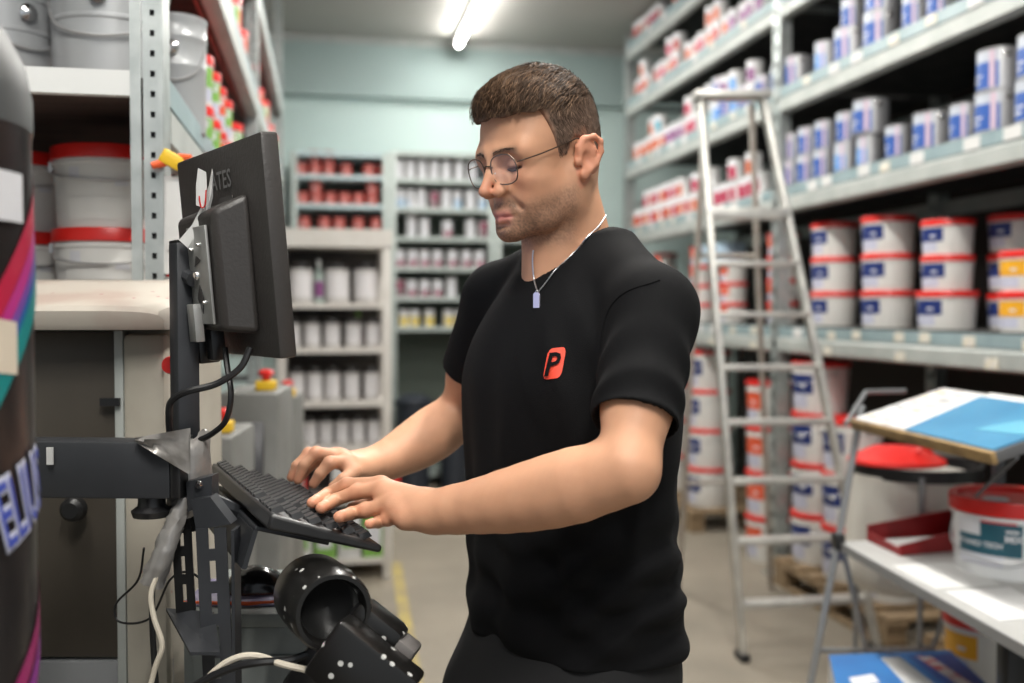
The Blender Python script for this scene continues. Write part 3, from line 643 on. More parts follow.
for i in range(7):
    for j in range(5): tq.v.append(tuple(grid[i][j]-so))
for i in range(7):
    for j in range(5): tq.v.append(tuple(grid[i][j]-so+cw(0,.006,0)))
for i in range(6):
    for j in range(4):
        q = (i*5+j,(i+1)*5+j,(i+1)*5+j+1,i*5+j+1); tq.f.append(q); tq.f.append(tuple(k+35 for k in q)[::-1])
tq.build('tape_flap', TAPE, stn, smooth=75)
th_ = MB().tube(bez([at(186,498,1.3)-so, at(174,525,1.29)-so, at(163,555,1.28)-so, at(152,584,1.28)-so],6), [.010+.0003*i for i in range(19)], 14)
th_.v = [tuple(Vector(v)+Vector((random.uniform(-.0022,.0022), random.uniform(-.0022,.0022), random.uniform(-.002,.002)))) for v in th_.v]; th_.build('tape_tail', TAPE, stn, smooth=50)
MB().lathe([(0,0),(.024,0),(.026,.008),(.018,.014),(.016,.04),(0,.04)], 20, c=at(152,516,1.3)-so).build('knob', BLACKP, stn)
# slotted plates and small tray below the joint
def slotted(name, p0, p1, w, th, slots, m, xdir):
    d = p1-p0; L = d.length; d.normalize(); xd = (xdir-d*xdir.dot(d)).normalized(); Rr = Matrix((xd, d.cross(xd), d)).transposed(); mb = MB()
    sw = w*.2; mb.box((p0+p1)/2+xd*(w/4+sw/4), (w/2-sw/2, th, L), Rr); mb.box((p0+p1)/2-xd*(w/4+sw/4), (w/2-sw/2, th, L), Rr)
    seg = L/slots
    for k in range(slots): mb.box(p0+d*seg*(k+.5)+d*seg*.32, (sw, th, seg*.36), Rr)
    return mb.build(name, m, stn)
slotted('slotted_plate', at(180,500,1.32)-so, at(186,612,1.32)-so, .026, .003, 4, BLACKP, cw(1,0,0))
slotted('slotted_bar', at(211,528,1.27)-so, at(219,690,1.27)-so, .038, .003, 5, CHAR, cw(1,.1,0))
MB().box((at(233,528,1.28)+at(240,690,1.28))/2-so, (.004,.03,at(233,528,1.28).z-at(240,690,1.28).z), Matrix.Rotation(-YAW,3,'Z')).build('bar_flange', CHAR, stn)
pl = MB(); q = [at(191,500,1.27), at(210,497,1.27), at(231,524,1.27), at(196,530,1.27)]
pl.add([v-so for v in q]+[v-so+cw(0,.03,0) for v in q], [(0,1,2,3),(7,6,5,4),(0,4,5,1),(1,5,6,2),(2,6,7,3),(3,7,4,0)]).build('bracket', CHAR, stn)
pl = MB(); q = [at(186,482,1.285), at(212,476,1.285), at(212,500,1.285), at(188,512,1.285)]
pl.add([v-so for v in q]+[v-so+cw(0,.03,0) for v in q], [(0,1,2,3),(7,6,5,4),(0,4,5,1),(1,5,6,2),(2,6,7,3),(3,7,4,0)]).build('clamp_plate', CHAR, stn)
for (x,y) in ((199,485),(201,503)):
    MB().lathe([(0,.006),(.003,.006),(.005,.003),(.006,0)], 12, c=at(x,y,1.284)-so, R=Matrix.Rotation(-YAW,3,'Z') @ Rn).build('bolt', CHROME, stn)
pl = MB(); q = [at(166,608,1.34), at(214,612,1.3), at(220,652,1.2), at(190,652,1.2)]
pl.add([v-so for v in q]+[v-so-Vector((0,0,.004)) for v in q], [(0,1,2,3),(7,6,5,4),(0,4,5,1),(1,5,6,2),(2,6,7,3),(3,7,4,0)]).build('small_tray', CHAR, stn)
# keyboard carrier
A = at(213,461,1.55); B = at(272,512,1.19); Cc = at(376,531,1.28)
kx = (B-A).normalized(); ky = (B-Cc); ky = (ky-kx*ky.dot(kx)).normalized(); kz = kx.cross(ky)
if kz.z < 0: kz = -kz
KL, KW = (B-A).length, (B-Cc).length
KC = A+kx*KL/2-ky*KW/2; RK = Matrix((kx, ky, kz)).transposed()
MB().box(KC-kz*.034-kx*.02+ky*.02-so, (.3,.1,.006), RK, bev=.001).build('keyboard_tray', CHAR, stn)
MB().box(KC-kz*.062+ky*.068-kx*.02-so, (.3,.006,.05), RK).build('tray_flange', CHAR, stn)
MB().tube([at(205,500,1.31)-so, KC-kz*.045+ky*.05-so], .014, 8).build('tray_arm', CHAR, stn)
bpy.context.view_layer.update()

# ------------------------------------------------------------------ computer screen seen from behind
tp_ = at(279,131,1.25); bt_ = at(298,357,1.266)
up = (tp_-bt_).normalized(); MH = (tp_-bt_).length; MW = .325; up = (up-e1*up.dot(e1)).normalized(); mn = e1.cross(up)           # towards the man or away
if mn.dot(e2) < 0: mn = -mn
RM = Matrix((e1, mn, up)).transposed()
mc0 = bt_-e1*MW/2+up*MH/2-mn*.024
ms = empty('computer_monitor', (mc0.x, mc0.y, mc0.z-MH/2), 0, 'black flat computer monitor seen from behind on the charcoal post', 'monitor'); mo = Vector(ms.location)
MONB = mat('monitor_black', (.04,.036,.034), .42, bump=.15, bs=200, specks=(.4,.35,.02), speck_s=5, speck_t=.012)
MB().box(mc0+mn*.012-mo, (MW,.024,MH), RM, bev=.004).build('screen_frame', MONB, ms)
MB().box(mc0+mn*.0245-mo, (MW-.03,.002,MH-.035), RM).build('screen', mat('lit_screen', (.05,.06,.08), .2, emit=(.55,.62,.9), es=1.3), ms)
bk = MB(); x0, x1, z0, z1 = -.05, .095, -.105, .052                    # tapered rear housing
q = [(x0,0,z0),(x1+.014,0,z0-.006),(x1+.014,0,z1+.02),(x0,0,z1+.012),(x0,-.045,z0+.002),(x1,-.045,z0+.002),(x1,-.045,z1),(x0,-.045,z1-.004)]
bk.add([mc0+RM @ Vector(v)-mo for v in q], [(0,1,2,3),(7,6,5,4),(0,4,5,1),(1,5,6,2),(2,6,7,3),(3,7,4,0)])
ob = bk.build('rear_housing', MONB, ms, smooth=20)
md = ob.modifiers.new('bevel', 'BEVEL'); md.width = .008; md.segments = 3
lt_ = MB(); Mt = frame(mc0+RM @ Vector((.018,-.0014,.095))-mo, e1, up)
text_flat(lt_, 'ATES', .034, Mt, .0003); lt_.build('lettering', mat('faint_grey_lettering', (.2,.2,.2), .4), ms)
MB().box(mc0+RM @ Vector((.03,-.0012,.068))-mo, (.05,.0006,.01), RM).build('faded_print', mat('rubbed_grey_print', (.075,.072,.07), .5), ms)
# mounting plate with screws
vp = MB(); vx, vz = .042, -.03; hw, hh = .036, .064
PLATE = mat('zinc_plate', (.4,.4,.39), .4, .55, col2=(.33,.33,.32), vs=20)
vp.box(mc0+RM @ Vector((vx,-.049,vz))-mo, (hw*2,.004,hh*2), RM, bev=.0012); vpo = vp.build('mount_plate', PLATE, ms)
vp = MB().box(mc0+RM @ Vector((vx-.016,-.056,vz-.062))-mo, (.026,.012,.05), RM, bev=.001); vp.build('mount_arm', PLATE, ms)
for (x,z,r) in ((-.015,.035,.003),(.015,.04,.003),(.02,-.035,.003),(-.006,.0,.0065),(-.02,-.045,.003)):
    MB().lathe([(0,.005),(r*.7,.005),(r,.002),(r,0)], 14, c=mc0+RM @ Vector((vx+x,-.051,vz+z))-mo, R=RM @ Rn).build('screw', CHROME, vpo)
for tri in (((-.012,.012),(.012,.02),(-.004,.026)), ((0,-.012),(.012,-.028),(.004,-.05),(-.012,-.03))):
    MB().prism(tri, .0008, frame(mc0+RM @ Vector((vx,-.0512,vz))-mo, e1, up)).build('cut_out', BLACKP, vpo)
MB().tube([mc0+RM @ Vector((vx-.02,-.052,vz-.005))-mo, so+Vector((0,0,mc0.z-.03))-mo], .01, 8).build('mount_bolt', CHAR, ms)
MB().box(mc0+RM @ Vector((-.03,-.03,-.125))-mo, (.05,.03,.05), RM, bev=.004).build('cable_plugs', BLACKP, ms)
MB().box(mc0+RM @ Vector((.02,-.03,-.12))-mo, (.025,.02,.05), RM, bev=.004).build('cable_plugs', BLACKP, ms)
CABLE = mat('black_cable', (.01,.01,.011), .4); WCAB = mat('cream_cable', (.62,.56,.46), .5)
def cable(name, pts, r, m, label):
    w = bez([at(*p) for p in pts], 8); o0 = w[-1]; o = MB().tube([v-o0 for v in w], r, 8).build(name, m, None, loc=o0); tag(o, label, 'cable', 'cables around the screen stand'); return o
cable('power_cable', [(250,348,1.3),(240,368,1.29),(216,384,1.285),(186,392,1.28),(171,402,1.285),(169,418,1.29),(170,435,1.3)], .0045, CABLE, 'black cable looping from the screen to the post')
cable('video_cable', [(225,348,1.33),(227,365,1.32),(231,395,1.3),(226,420,1.3),(213,433,1.31),(200,440,1.32)], .004, CABLE, 'second black cable hanging down beside the post')
cable('white_cable', [(157,574,1.27),(151,595,1.265),(154,618,1.262),(162,645,1.26),(155,668,1.26),(147,700,1.26)], .0035, WCAB, 'cream cable hanging below the silver tape')
cable('thin_cable', [(144,548,1.34),(138,580,1.36),(116,604,1.38),(120,622,1.38),(150,618,1.36),(170,580,1.34),(188,572,1.33),(205,582,1.32)], .0016, CABLE, 'thin black wire looping below the arm')
cable('thick_cable', [(153,560,1.31),(152,600,1.31),(153,640,1.31),(157,700,1.31)], .004, CABLE, 'straight black cable behind the cream cable')

# paper slip clipped to the screen top
sl = empty('paper_slip', at(205,206,1.31), 0, 'curled white paper slip stuck behind the monitor', 'paper'); s0 = Vector(sl.location)
def sheet(mb, pts, th=.0006):
    rows_, cols_ = len(pts), len(pts[0]); off = cw(0,th,0)
    for k in range(2): mb.v += [tuple(p+off*k) for r_ in pts for p in r_]
    N_ = rows_*cols_
    for i in range(rows_-1):
        for j in range(cols_-1): q = (i*cols_+j,i*cols_+j+1,(i+1)*cols_+j+1,(i+1)*cols_+j); mb.f.append(q); mb.f.append(tuple(k+N_ for k in q)[::-1])
    return mb
Lp = [(212,168),(209,185),(202,205),(192,225),(179,240)]; Rp = [(213,172),(213,196),(208,218),(199,238),(192,252)]
sheet(MB(), [[at(l[0]+(r[0]-l[0])*t, l[1]+(r[1]-l[1])*t, 1.312+.003*i-.006*math.sin(t*3)) -s0 for t in (0,.33,.66,1)] for i, (l, r) in enumerate(zip(Lp, Rp))]).build('slip', PAPER, sl)
Lp = [(198,168),(196,185),(196,205)]; Rp = [(206,172),(207,188),(203,208)]
sheet(MB(), [[at(l[0]+(r[0]-l[0])*t, l[1]+(r[1]-l[1])*t, 1.303) -s0 for t in (0,.5,1)] for l, r in zip(Lp, Rp)]).build('tag', PAPER, sl)
MB().tube(bez([at(199,196,1.3)-s0, at(201,207,1.3)-s0, at(205,205,1.3)-s0, at(206,190,1.3)-s0],5), .0009, 5).build('red_mark', RED, sl)

# papers hanging from a yellow clamp on the rack upright
hp = empty('hanging_papers', at(172,230,1.8), 0, 'white papers with a red edge hanging from the rack upright', 'papers'); h0 = Vector(hp.location)
for k, (xa_, xb_, ya, yb, dz, m, nm) in enumerate(((160,190,176,274,1.8,PAPER,'sheet'),(158,186,178,277,1.82,RED,'red_folder'),(164,197,182,250,1.79,PAPER,'sheet'))):
    sheet(MB(), [[at(xa_+(xb_-xa_)*t+ (k-1)*2, ya+(yb-ya)*s, dz-.012*math.sin(t*PI)*s) -h0 for t in (0,.3,.6,1)] for s in (0,.35,.7,1)], .001).build(nm, m, hp)
cl = empty('spring_clamp', at(172,160,1.79), 0, 'yellow and red spring clamp above the hanging papers', 'clamp'); c0_ = Vector(cl.location)
YP = mat('yellow_plastic', (.72,.45,.02), .4); ORP = mat('orange_plastic', (.7,.1,.02), .4)
MB().box((0,0,0), (.04,.02,.026), Matrix.Rotation(.5,3,'Y'), bev=.004).build('jaw', YP, cl)
for s in (-1,1): MB().tube([(s*.012,0,s*.004),(s*.034,-.006,s*.008-.004)], [.008,.006], 10).build('grip', ORP, cl)

# ------------------------------------------------------------------ keyboard
kb = empty('keyboard', KC-kz*.022, 0, 'black computer keyboard tilted towards the man on the stand', 'keyboard'); k0 = Vector(kb.location)
KBM = mat('worn_black_keyboard', (.016,.016,.017), .38, specks=(.45,.42,.4), speck_s=9, speck_t=.012)
q = []
for (sx, sy, z) in ((-1,-1,-.022),(1,-1,-.022),(1,1,-.022),(-1,1,-.022),(-1,-1,-.012),(1,-1,-.012),(1,1,-.002),(-1,1,-.002)): q.append(KC+RK @ Vector((sx*KL/2, sy*KW/2, z))-k0)
ob = MB().add(q, [(3,2,1,0),(4,5,6,7),(0,1,5,4),(1,2,6,5),(2,3,7,6),(3,0,4,7)]).build('base', KBM, kb, smooth=20)
md = ob.modifiers.new('bevel','BEVEL'); md.width = .004; md.segments = 2
KEY = mat('key_cap', (.018,.018,.019), .42, col2=(.04,.04,.042), vs=30); pitch = .0188
# the man sits at -y of the keyboard; x runs from his right (far) to his left (near)
def keycap(w):
    m = MB(); a, b, h = w/2-.0012, .0083, .0075; c, d_ = a-.0022, .0062
    m.add([(-a,-b,0),(a,-b,0),(a,b,0),(-a,b,0),(-c,-d_,h),(c,-d_,h),(c,d_,h),(-c,d_,h)], [(3,2,1,0),(4,5,6,7),(0,1,5,4),(1,2,6,5),(2,3,7,6),(3,0,4,7)])
    return m.mesh('key', KEY, 0)
kc1 = keycap(pitch); kcs = keycap(pitch*5.5)
Rk4 = RK.to_euler()
ncol = int((KL-.02)/pitch)
for r_ in range(6):
    for c_ in range(ncol):
        if c_ == 15 or (r_ == 0 and 6 <= c_ <= 11 and c_ != 8): continue
        yk = -KW/2+.018+r_*(KW-.034)/5+(.0 if r_ < 5 else .003); xk = -KL/2+.019+c_*pitch
        o = inst('key', kcs if (r_ == 0 and c_ == 8) else kc1, kb); o.location = KC+RK @ Vector((xk+(pitch*.5 if r_==0 and c_==8 else 0), yk, -.0115+.0105*(yk/KW+.5)))-k0; o.rotation_euler = Rk4

# ------------------------------------------------------------------ grey cabinet with mouse, scanner
CABG = mat('grey_green_cabinet', (.2,.22,.21), .5, col2=(.16,.175,.17), vs=5)
zt_ = at(270,613,1.43).z; cb = empty('grey_cabinet', cw(-.355,1.55,0), -YAW, 'low grey cabinet under the keyboard with a mouse on top', 'cabinet')
MB().box((-.02,0,zt_/2-.01), (.2,.24,zt_-.02), bev=.004).build('body', CABG, cb); MB().box((-.02,0,zt_-.01), (.21,.25,.02), bev=.003).build('top', CABG, cb)
MB().box((-.02,-.122,zt_/2), (.17,.006,zt_-.12), bev=.002).build('door', CABG, cb)
mp_ = at_z(257,597,zt_); pd = empty('mouse_pad', mp_, -YAW, 'printed mouse pad with an orange rim on the grey cabinet', 'mouse pad')
MB().box((-.02,.02,.002), (.16,.14,.004), bev=.0015).build('pad', mat('lilac_pad', (.3,.28,.36), .6, col2=(.12,.1,.2), vs=22), pd)
MB().tube([(-.1,-.045,.0045),(.0,-.05,.0045),(.058,-.04,.0045),(.06,.06,.0045)], .003, 6).build('rim', ORP, pd)
mq = at_z(259,589,zt_+.005); ms_ = empty('computer_mouse', mq, -YAW+.25, 'glossy black computer mouse on the printed pad', 'mouse')
m_ = MB(); prof_ = []
for i in range(13):
    u = i/12; L_ = -.052+.104*u; w = .033*math.sqrt(max(0,1-(2*u-1)**4))+.0004; h_ = .04*(math.sin(PI*min(1,u*1.02+.02))**.6)*(1-.2*u)+.001
    for j in range(11): a = PI*j/10; prof_.append((L_, w*math.cos(a), h_*math.sin(a)**.8))
m_.v = prof_; m_.f = [(i*11+j,i*11+j+1,(i+1)*11+j+1,(i+1)*11+j) for i in range(12) for j in range(10)]+[(i*11,(i+1)*11,(i+1)*11+10,i*11+10) for i in range(12)]
m_.build('shell', mat('glossy_black', (.01,.01,.01), .15), ms_); MB().lathe([(.009,-.004),(.01,0),(.009,.004)], 14, c=(-.03,0,.026), R=Matrix.Rotation(PI/2,3,'X')).build('scroll_wheel', BLACKP, ms_)
# hand-held colour reader in its cradle
SB = 1.19
sc0 = at(360,683,SB); sc = empty('handheld_scanner', (sc0.x, sc0.y, 0), 0, 'black paint-speckled handheld scanner resting in a cradle', 'scanner'); s0 = Vector(sc.location)
SPK = mat('speckled_black', (.008,.0075,.007), .3, specks=(.5,.5,.48), speck_s=42, speck_t=.13)
p0, p1 = at(310,590,1.27), at(334,613,1.165); d = (p1-p0).normalized(); Rb = Vector((0,0,1)).rotation_difference(d).to_matrix()
Lb = (p1-p0).length
MB().lathe([(0,-.006),(.03,-.006),(.044,0),(.049,.012),(.05,.05),(.048,Lb-.006),(.045,Lb),(.04,Lb),(.037,Lb-.012),(.036,Lb-.02)], 36, c=p0-s0, R=Rb).build('barrel', SPK, sc)
MB().lathe([(0,Lb-.03),(.02,Lb-.028),(.037,Lb-.02)], 30, c=p0-s0, R=Rb).build('lens', mat('glossy_black', (.01,.01,.01), .15), sc)
h1, h2 = at(352,612,1.21)-s0, at(398,648,1.2)-s0; hd = (h2-h1).normalized(); n_ = cw(0,1,0); sd = hd.cross(n_).normalized(); Rh = Matrix((hd, sd.cross(hd), sd)).transposed()
MB().box((h1+h2)/2, ((h2-h1).length,.05,.05), Rh, bev=.012).build('handle', SPK, sc)
MB().box(h2+hd*.008, (.028,.046,.034), Rh, bev=.006).build('end_cap', mat('grey_rubber', (.12,.11,.105), .6), sc)
b1 = at(365,672,1.15)-s0
MB().box(b1-sd*.0, (.115,.05,.075), Rh, bev=.006).build('cradle', SPK, sc)
b2 = at(318,662,1.22)-s0; MB().box(b2, (.04,.04,.09), Rh, bev=.006).build('neck', BLACKP, sc)
MB().box((0,.0,.955), (.2,.14,.02), Matrix.Rotation(-YAW,3,'Z'), bev=.003).build('shelf', CHAR, sc)
MB().tube([(0,.02,.02),(0,.02,.95)], .022, 12).build('pillar', CHAR, sc); MB().lathe([(0,0),(.14,0),(.14,.012),(.03,.02),(0,.02)], 28, c=(0,.02,0)).build('foot', CHAR, sc)
cable('scanner_cable', [(190,700,1.2),(214,672,1.2),(236,658,1.2),(258,656,1.2),(282,664,1.19),(312,671,1.18)], .0042, WCAB, 'cream cable running to the handheld scanner')
cable('scanner_lead', [(175,700,1.19),(205,680,1.19),(235,667,1.19),(262,662,1.19),(290,660,1.2),(318,650,1.21)], .005, CABLE, 'black lead beside the cream scanner cable')

# ------------------------------------------------------------------ mixing machines with stop buttons further back
MACH = mat('grey_machine_paint', (.2,.2,.19), .5, col2=(.13,.13,.12), vs=4)
def mixer(px, y, w, hz, label, tilt):
    p = at_y(px, 420, y); t = empty('paint_mixer', (p.x, y, 0), -.1, label, 'machine', 'grey paint mixers behind the screen')
    MB().box((0,0,hz/2), (w,.32,hz), bev=.012).build('body', MACH, t)
    MB().box((-w*.1,-.17,hz-.16), (w*.75,.03,.16), Matrix.Rotation(tilt,3,'X'), bev=.006).build('control_panel', mat('dark_control_panel',(.05,.05,.055),.4), t)
    MB().box((w*.22,-.06,hz+.014), (.055,.055,.028), bev=.004).build('button_base', YP, t); MB().lathe([(.012,0),(.012,.012),(.022,.016),(.022,.026),(.012,.032),(0,.033)], 18, c=(w*.22,-.06,hz+.028)).build('stop_button', RED, t)
    MB().lathe([(0,.02),(.03,.02),(.036,0)], 18, c=(-w*.1,-.18,hz-.15), R=Rn).build('dial', GALV, t)
    MB().tube([(-w*.45,-.18,hz*.55),(w*.1,-.2,hz*.4),(w*.45,-.18,hz*.6)], .015, 8).build('rail', CHAR, t)
mixer(257, 3.05, .17, 1.27, 'grey paint mixer with yellow stop button base under the monitor', -.3)
mixer(212, 2.62, .16, 1.2, 'nearer grey paint mixer half hidden behind the post', -.4)
mixer(283, 3.9, .12, 1.18, 'dark-railed grey mixer beside the white shelving', -.3)
# ------------------------------------------------------------------ work table with raised board at the right
ZT = .78
TLc = at_z(838,541,ZT); TNc = at_z(1024,645,ZT)                        # left edge of the top, far to near
ed = (TNc-TLc).normalized(); pr = Vector((-ed.y, ed.x, 0));
if pr.x < 0: pr = -pr
TLEN = (TNc-TLc).length+.35; TW = .62
tb = empty('work_table', (TLc.x, TLc.y, 0), math.atan2(ed.y, ed.x), 'grey folding work table with a raised wooden shelf at the right edge', 'table')
bpy.context.view_layer.update(); Ti = tb.matrix_basis.inverted(); sgn = 1 if (Ti @ (TLc+pr)).y > 0 else -1
TOPG = mat('grey_table_top', (.42,.42,.41), .5, col2=(.37,.37,.36), vs=5); TUBE_S = mat('grey_steel_tube', (.3,.31,.32), .4, .5)
MB().box((TLEN/2, sgn*TW/2, ZT-.011), (TLEN, TW, .022), bev=.003).build('tabletop', TOPG, tb)
MB().box((TLEN/2, sgn*.004-sgn*.006, ZT-.012), (TLEN,.006,.026)).build('edge_band', mat('edge_trim', (.2,.2,.2), .5), tb)
tl = lambda p: Ti @ p
# raised sloping board
ZR = 1.165
b1_, b2_ = at_z(853,419,ZR), at_z(995,452,ZR)
bl1, bl2 = tl(b1_), tl(b2_); dirb = (bl2-bl1).normalized(); nh = Vector((-dirb.y, dirb.x, 0))
if nh.y*sgn < 0: nh = -nh
nb = (nh*.295+Vector((0,0,.092))); BD = nb.length; nb.normalize(); bz = dirb.cross(nb)
if bz.z < 0: bz = -bz
WEDGE = mat('worn_wood_edge', (.34,.22,.09), .7, col2=(.22,.14,.06), vs=18, specks=(.6,.55,.5), speck_s=26, speck_t=.07, bump=.4, bs=60)
Rbd = Matrix((dirb, nb, bz)).transposed(); LBd = (bl2-bl1).length
MB().box((bl1+bl2)/2+nb*BD/2-bz*.014, (LBd, BD, .028), Rbd, bev=.002).build('raised_board', mat('dark_grey_board', (.1,.1,.105), .5), tb)
MB().box((bl1+bl2)/2-nb*.006-bz*.014, (LBd+.004,.014,.031), Rbd, bev=.002).build('wooden_edge', WEDGE, tb)
# tubular legs: left A-frame, running on to the floor
def seg(pts, r, name, m=TUBE_S): return MB().tube([tl(p) for p in pts], r, 10).build(name, m, tb)
zf = lambda p, z: Vector((p.x, p.y, z))
bL = (at(838,541,3.0)-Vector((0,0,CAM_H))).length
b_leg = TLc.x*ST+TLc.y*CT
jt = at(838,541,b_leg-.01)
upL = at(862,405,b_leg+.02); lo1 = at(817,650,b_leg-.02); lo2 = at(866,650,b_leg+.06); lo3 = at(932,648,b_leg+.1)
e_ = lambda a, b, z: a+(b-a)*((z-a.z)/(b.z-a.z))
seg([upL, jt, lo1, e_(jt,lo1,.012)], .011, 'leg'); seg([jt+Vector((.015,0,-.02)), lo2, e_(jt,lo2,.012)], .009, 'leg')
seg([at(945,607,b_leg+.1), at(938,635,b_leg+.1), lo3, e_(at(945,607,b_leg+.1),lo3,.012)], .009, 'leg'); seg([lo1, lo2, lo3], .008, 'cross_bar')
MB().box(tl(jt), (.05,.03,.05), bev=.006).build('hinge', BLACKP, tb)
seg([at(846,424,b_leg+.02), at(866,392,b_leg+.25), at(905,391,b_leg+.3)], .008, 'rim_rod')
pq = tl(cw(1.5,3.07,0)); far = bl1+nb*BD+dirb*.05
MB().box((pq.x, pq.y, ZT/2+.61-.022*.5+.02), (.03,.03,1.22-ZT), bev=.003).build('post', CHAR, tb)
MB().tube([(pq.x,pq.y,1.21), far-bz*.035, far-bz*.035-nb*.1], .011, 8).build('post_arm', CHAR, tb)
seg([tb.matrix_basis @ (bl2+nb*.05-bz*.03), at(976,496,2.62)], .005, 'strut', CHAR)
lg = tl(cw(1.16,2.33,0)); MB().box((lg.x+.03, lg.y, (ZT-.022)/2), (.05,.05,ZT-.022), bev=.003).build('front_leg', BLACKP, tb)
# sheets and boards on the raised shelf
on_b = lambda u, v, z=0: bl1+dirb*u*LBd+nb*v*BD+bz*z
bw = lambda p: tb.matrix_basis @ p
def flat(name, quad, th, m, label, cat, z):
    w = [bw(on_b(u,v,z)) for u, v in quad]; c = sum(w, Vector())/len(w); n = len(w)
    t = empty(name, c, 0, label, cat)
    MB().add([p-c for p in w]+[p-c+Vector((0,0,th)) for p in w], [tuple(range(n))[::-1], tuple(range(n,2*n))]+[(i,(i+1)%n,(i+1)%n+n,i+n) for i in range(n)]).build('sheet', m, t); return t, c
CHART = mat('chart_paper', (.6,.6,.6), .6, col2=(.54,.5,.48), vs=26, lo=.55, hi=.6)
ch, cc = flat('colour_chart', [(.01,.01),(.42,.01),(.32,.99),(.01,.99)], .003, CHART, 'white colour chart lying on the raised wooden shelf', 'chart', 0)
for i in range(6):
    for j in range(2):
        m = mat('swatch_%d' % ((i*2+j) % 5), [(.7,.55,.3),(.6,.4,.4),(.4,.45,.42),(.72,.66,.4),(.3,.32,.34)][(i*2+j) % 5], .6)
        u0, v0 = .05+j*.13, .08+i*.15; w = [bw(on_b(u,v,.0035))-cc for u, v in ((u0,v0),(u0+.07,v0),(u0+.07,v0+.06),(u0,v0+.06))]
        MB().add(w+[p+Vector((0,0,.0004)) for p in w], [(3,2,1,0),(4,5,6,7),(0,1,5,4),(1,2,6,5),(2,3,7,6),(3,0,4,7)]).build('swatch', m, ch)
bs_, cc = flat('blue_board', [(.43,.0),(.99,-.005),(.99,.9),(.34,.9)], .006, mat('sky_blue_sheet', (.045,.2,.36), .35, col2=(.065,.25,.42), vs=4), 'sky blue sheet covering most of the raised shelf', 'sheet', 0)
w = [bw(on_b(u,v,.0065))-cc for u, v in ((.72,.25),(.95,.32),(.95,.6),(.8,.55))]
MB().add(w+[p+Vector((0,0,.0005)) for p in w], [(3,2,1,0),(4,5,6,7),(0,1,5,4),(1,2,6,5),(2,3,7,6),(3,0,4,7)]).build('pale_patch', mat('pale_cyan', (.12,.38,.52), .4), bs_)
flat('white_sheet', [(.34,.91),(.99,.91),(.99,1.02),(.33,1.02)], .004, PAPER, 'white sheet along the back of the raised shelf', 'sheet', 0)
# things on the table top
def tz(px, py): return at_z(px, py, ZT)
def quad_sheet(name, pxs, m, label, cat, th=.002):
    w = [tz(*q) for q in pxs]; c = sum(w, Vector())/4; t = empty(name, c, 0, label, cat)
    MB().add([p-c for p in w]+[p-c+Vector((0,0,th)) for p in w], [(3,2,1,0),(4,5,6,7),(0,1,5,4),(1,2,6,5),(2,3,7,6),(3,0,4,7)]).build('sheet', m, t); return t
quad_sheet('paper_sheet', [(892,566),(960,562),(1000,585),(935,590)], PAPER, 'white paper lying by the table edge below the red box', 'paper')
quad_sheet('grey_sheet', [(944,592),(1010,588),(1060,615),(1000,622)], mat('grey_paper', (.62,.62,.62), .7), 'pale grey sheet lying near the front of the table', 'paper')
hb = at_z(1009,569,ZT); KR = .165
bk_ = empty('labelled_bucket', (hb.x, hb.y, ZT), 0, 'white bucket with red lid and teal label standing on the table', 'bucket')
bpx = hb.x*ST+hb.y*CT; r = 57*bpx/1000; h = 76*bpx/1000
facing = math.atan2(-hb.y, -hb.x)
WHB = mat('white_bucket_gloss', (.74,.75,.76), .28)
MB().lathe([(0,.002),(r*.86,.002),(r*.88,0),(r*.89,.008),(r*.935,h*.74),(r*.965,h*.745),(r*.965,h*.79),(r*.94,h*.8),(r*.94,h-.03)], 44).build('body', WHB, bk_)
ld_ = MB().lathe([(0,h-.014),(r*.84,h-.014),(r*.87,h-.002),(r*.985,h),(r,h-.005),(r,h-.04),(r*.965,h-.042),(r*.95,h-.02)], 44).build('lid', RED, bk_)
MB().lathe([(0,.004),(r*.2,.004),(r*.22,0)], 24, c=(-r*.28,-r*.0,h-.0135)).build('lid_sticker', WPRINT, ld_)
Rz = lambda z: r*(.892+.045*z/(h*.74))+.001; TL_ = mat('dark_teal_print', (.012,.09,.13), .4)
lb_ = MB().lathe([(Rz(h*.3),h*.3),(Rz(h*.72),h*.72)], 20, a0=facing-1.0, a1=facing+.22).build('label', TL_, bk_)
MB().lathe([(Rz(h*.72),h*.715),(Rz(h*.74),h*.74)], 14, a0=facing-.5, a1=facing+.12).build('label_edge', RED, lb_)
MB().lathe([(Rz(h*.52)+.001,h*.54),(Rz(h*.72)+.001,h*.73)], 8, a0=facing-1.0, a1=facing-.5).build('label_logo', WPRINT, lb_)
MB().lathe([(Rz(h*.15),h*.15),(Rz(h*.3),h*.3)], 14, a0=facing-1.0, a1=facing-.1).build('label_foot', mat('pale_lilac', (.66,.67,.74), .4), lb_)
t = MB(); text_on_cyl(t, 'UR HARD TECH', .0195, Rz(h*.45)+.001, facing-.58, h*.43, .0006); t.lathe([(Rz(h*.62)+.001,h*.61),(Rz(h*.65)+.001,h*.645)], 6, a0=facing-.06, a1=facing+.16); text_on_cyl(t, 'MIX', .025, Rz(h*.5)+.001, facing+.07, h*.53, .001)
t.build('lettering', WPRINT, lb_)
MB().tube(bez([(r*.97*math.cos(facing-1.15), r*.97*math.sin(facing-1.15), h*.77),(r*1.03*math.cos(facing-1.1), r*1.03*math.sin(facing-1.1), h*.4),(r*1.02*math.cos(facing-.6), r*1.02*math.sin(facing-.6), h*.28),(r*1.02*math.cos(facing+.1), r*1.02*math.sin(facing+.1), h*.26),(r*1.02*math.cos(facing+.9), r*1.02*math.sin(facing+.9), h*.5)],6), .0025, 6).build('handle', MATS['wire'], bk_)
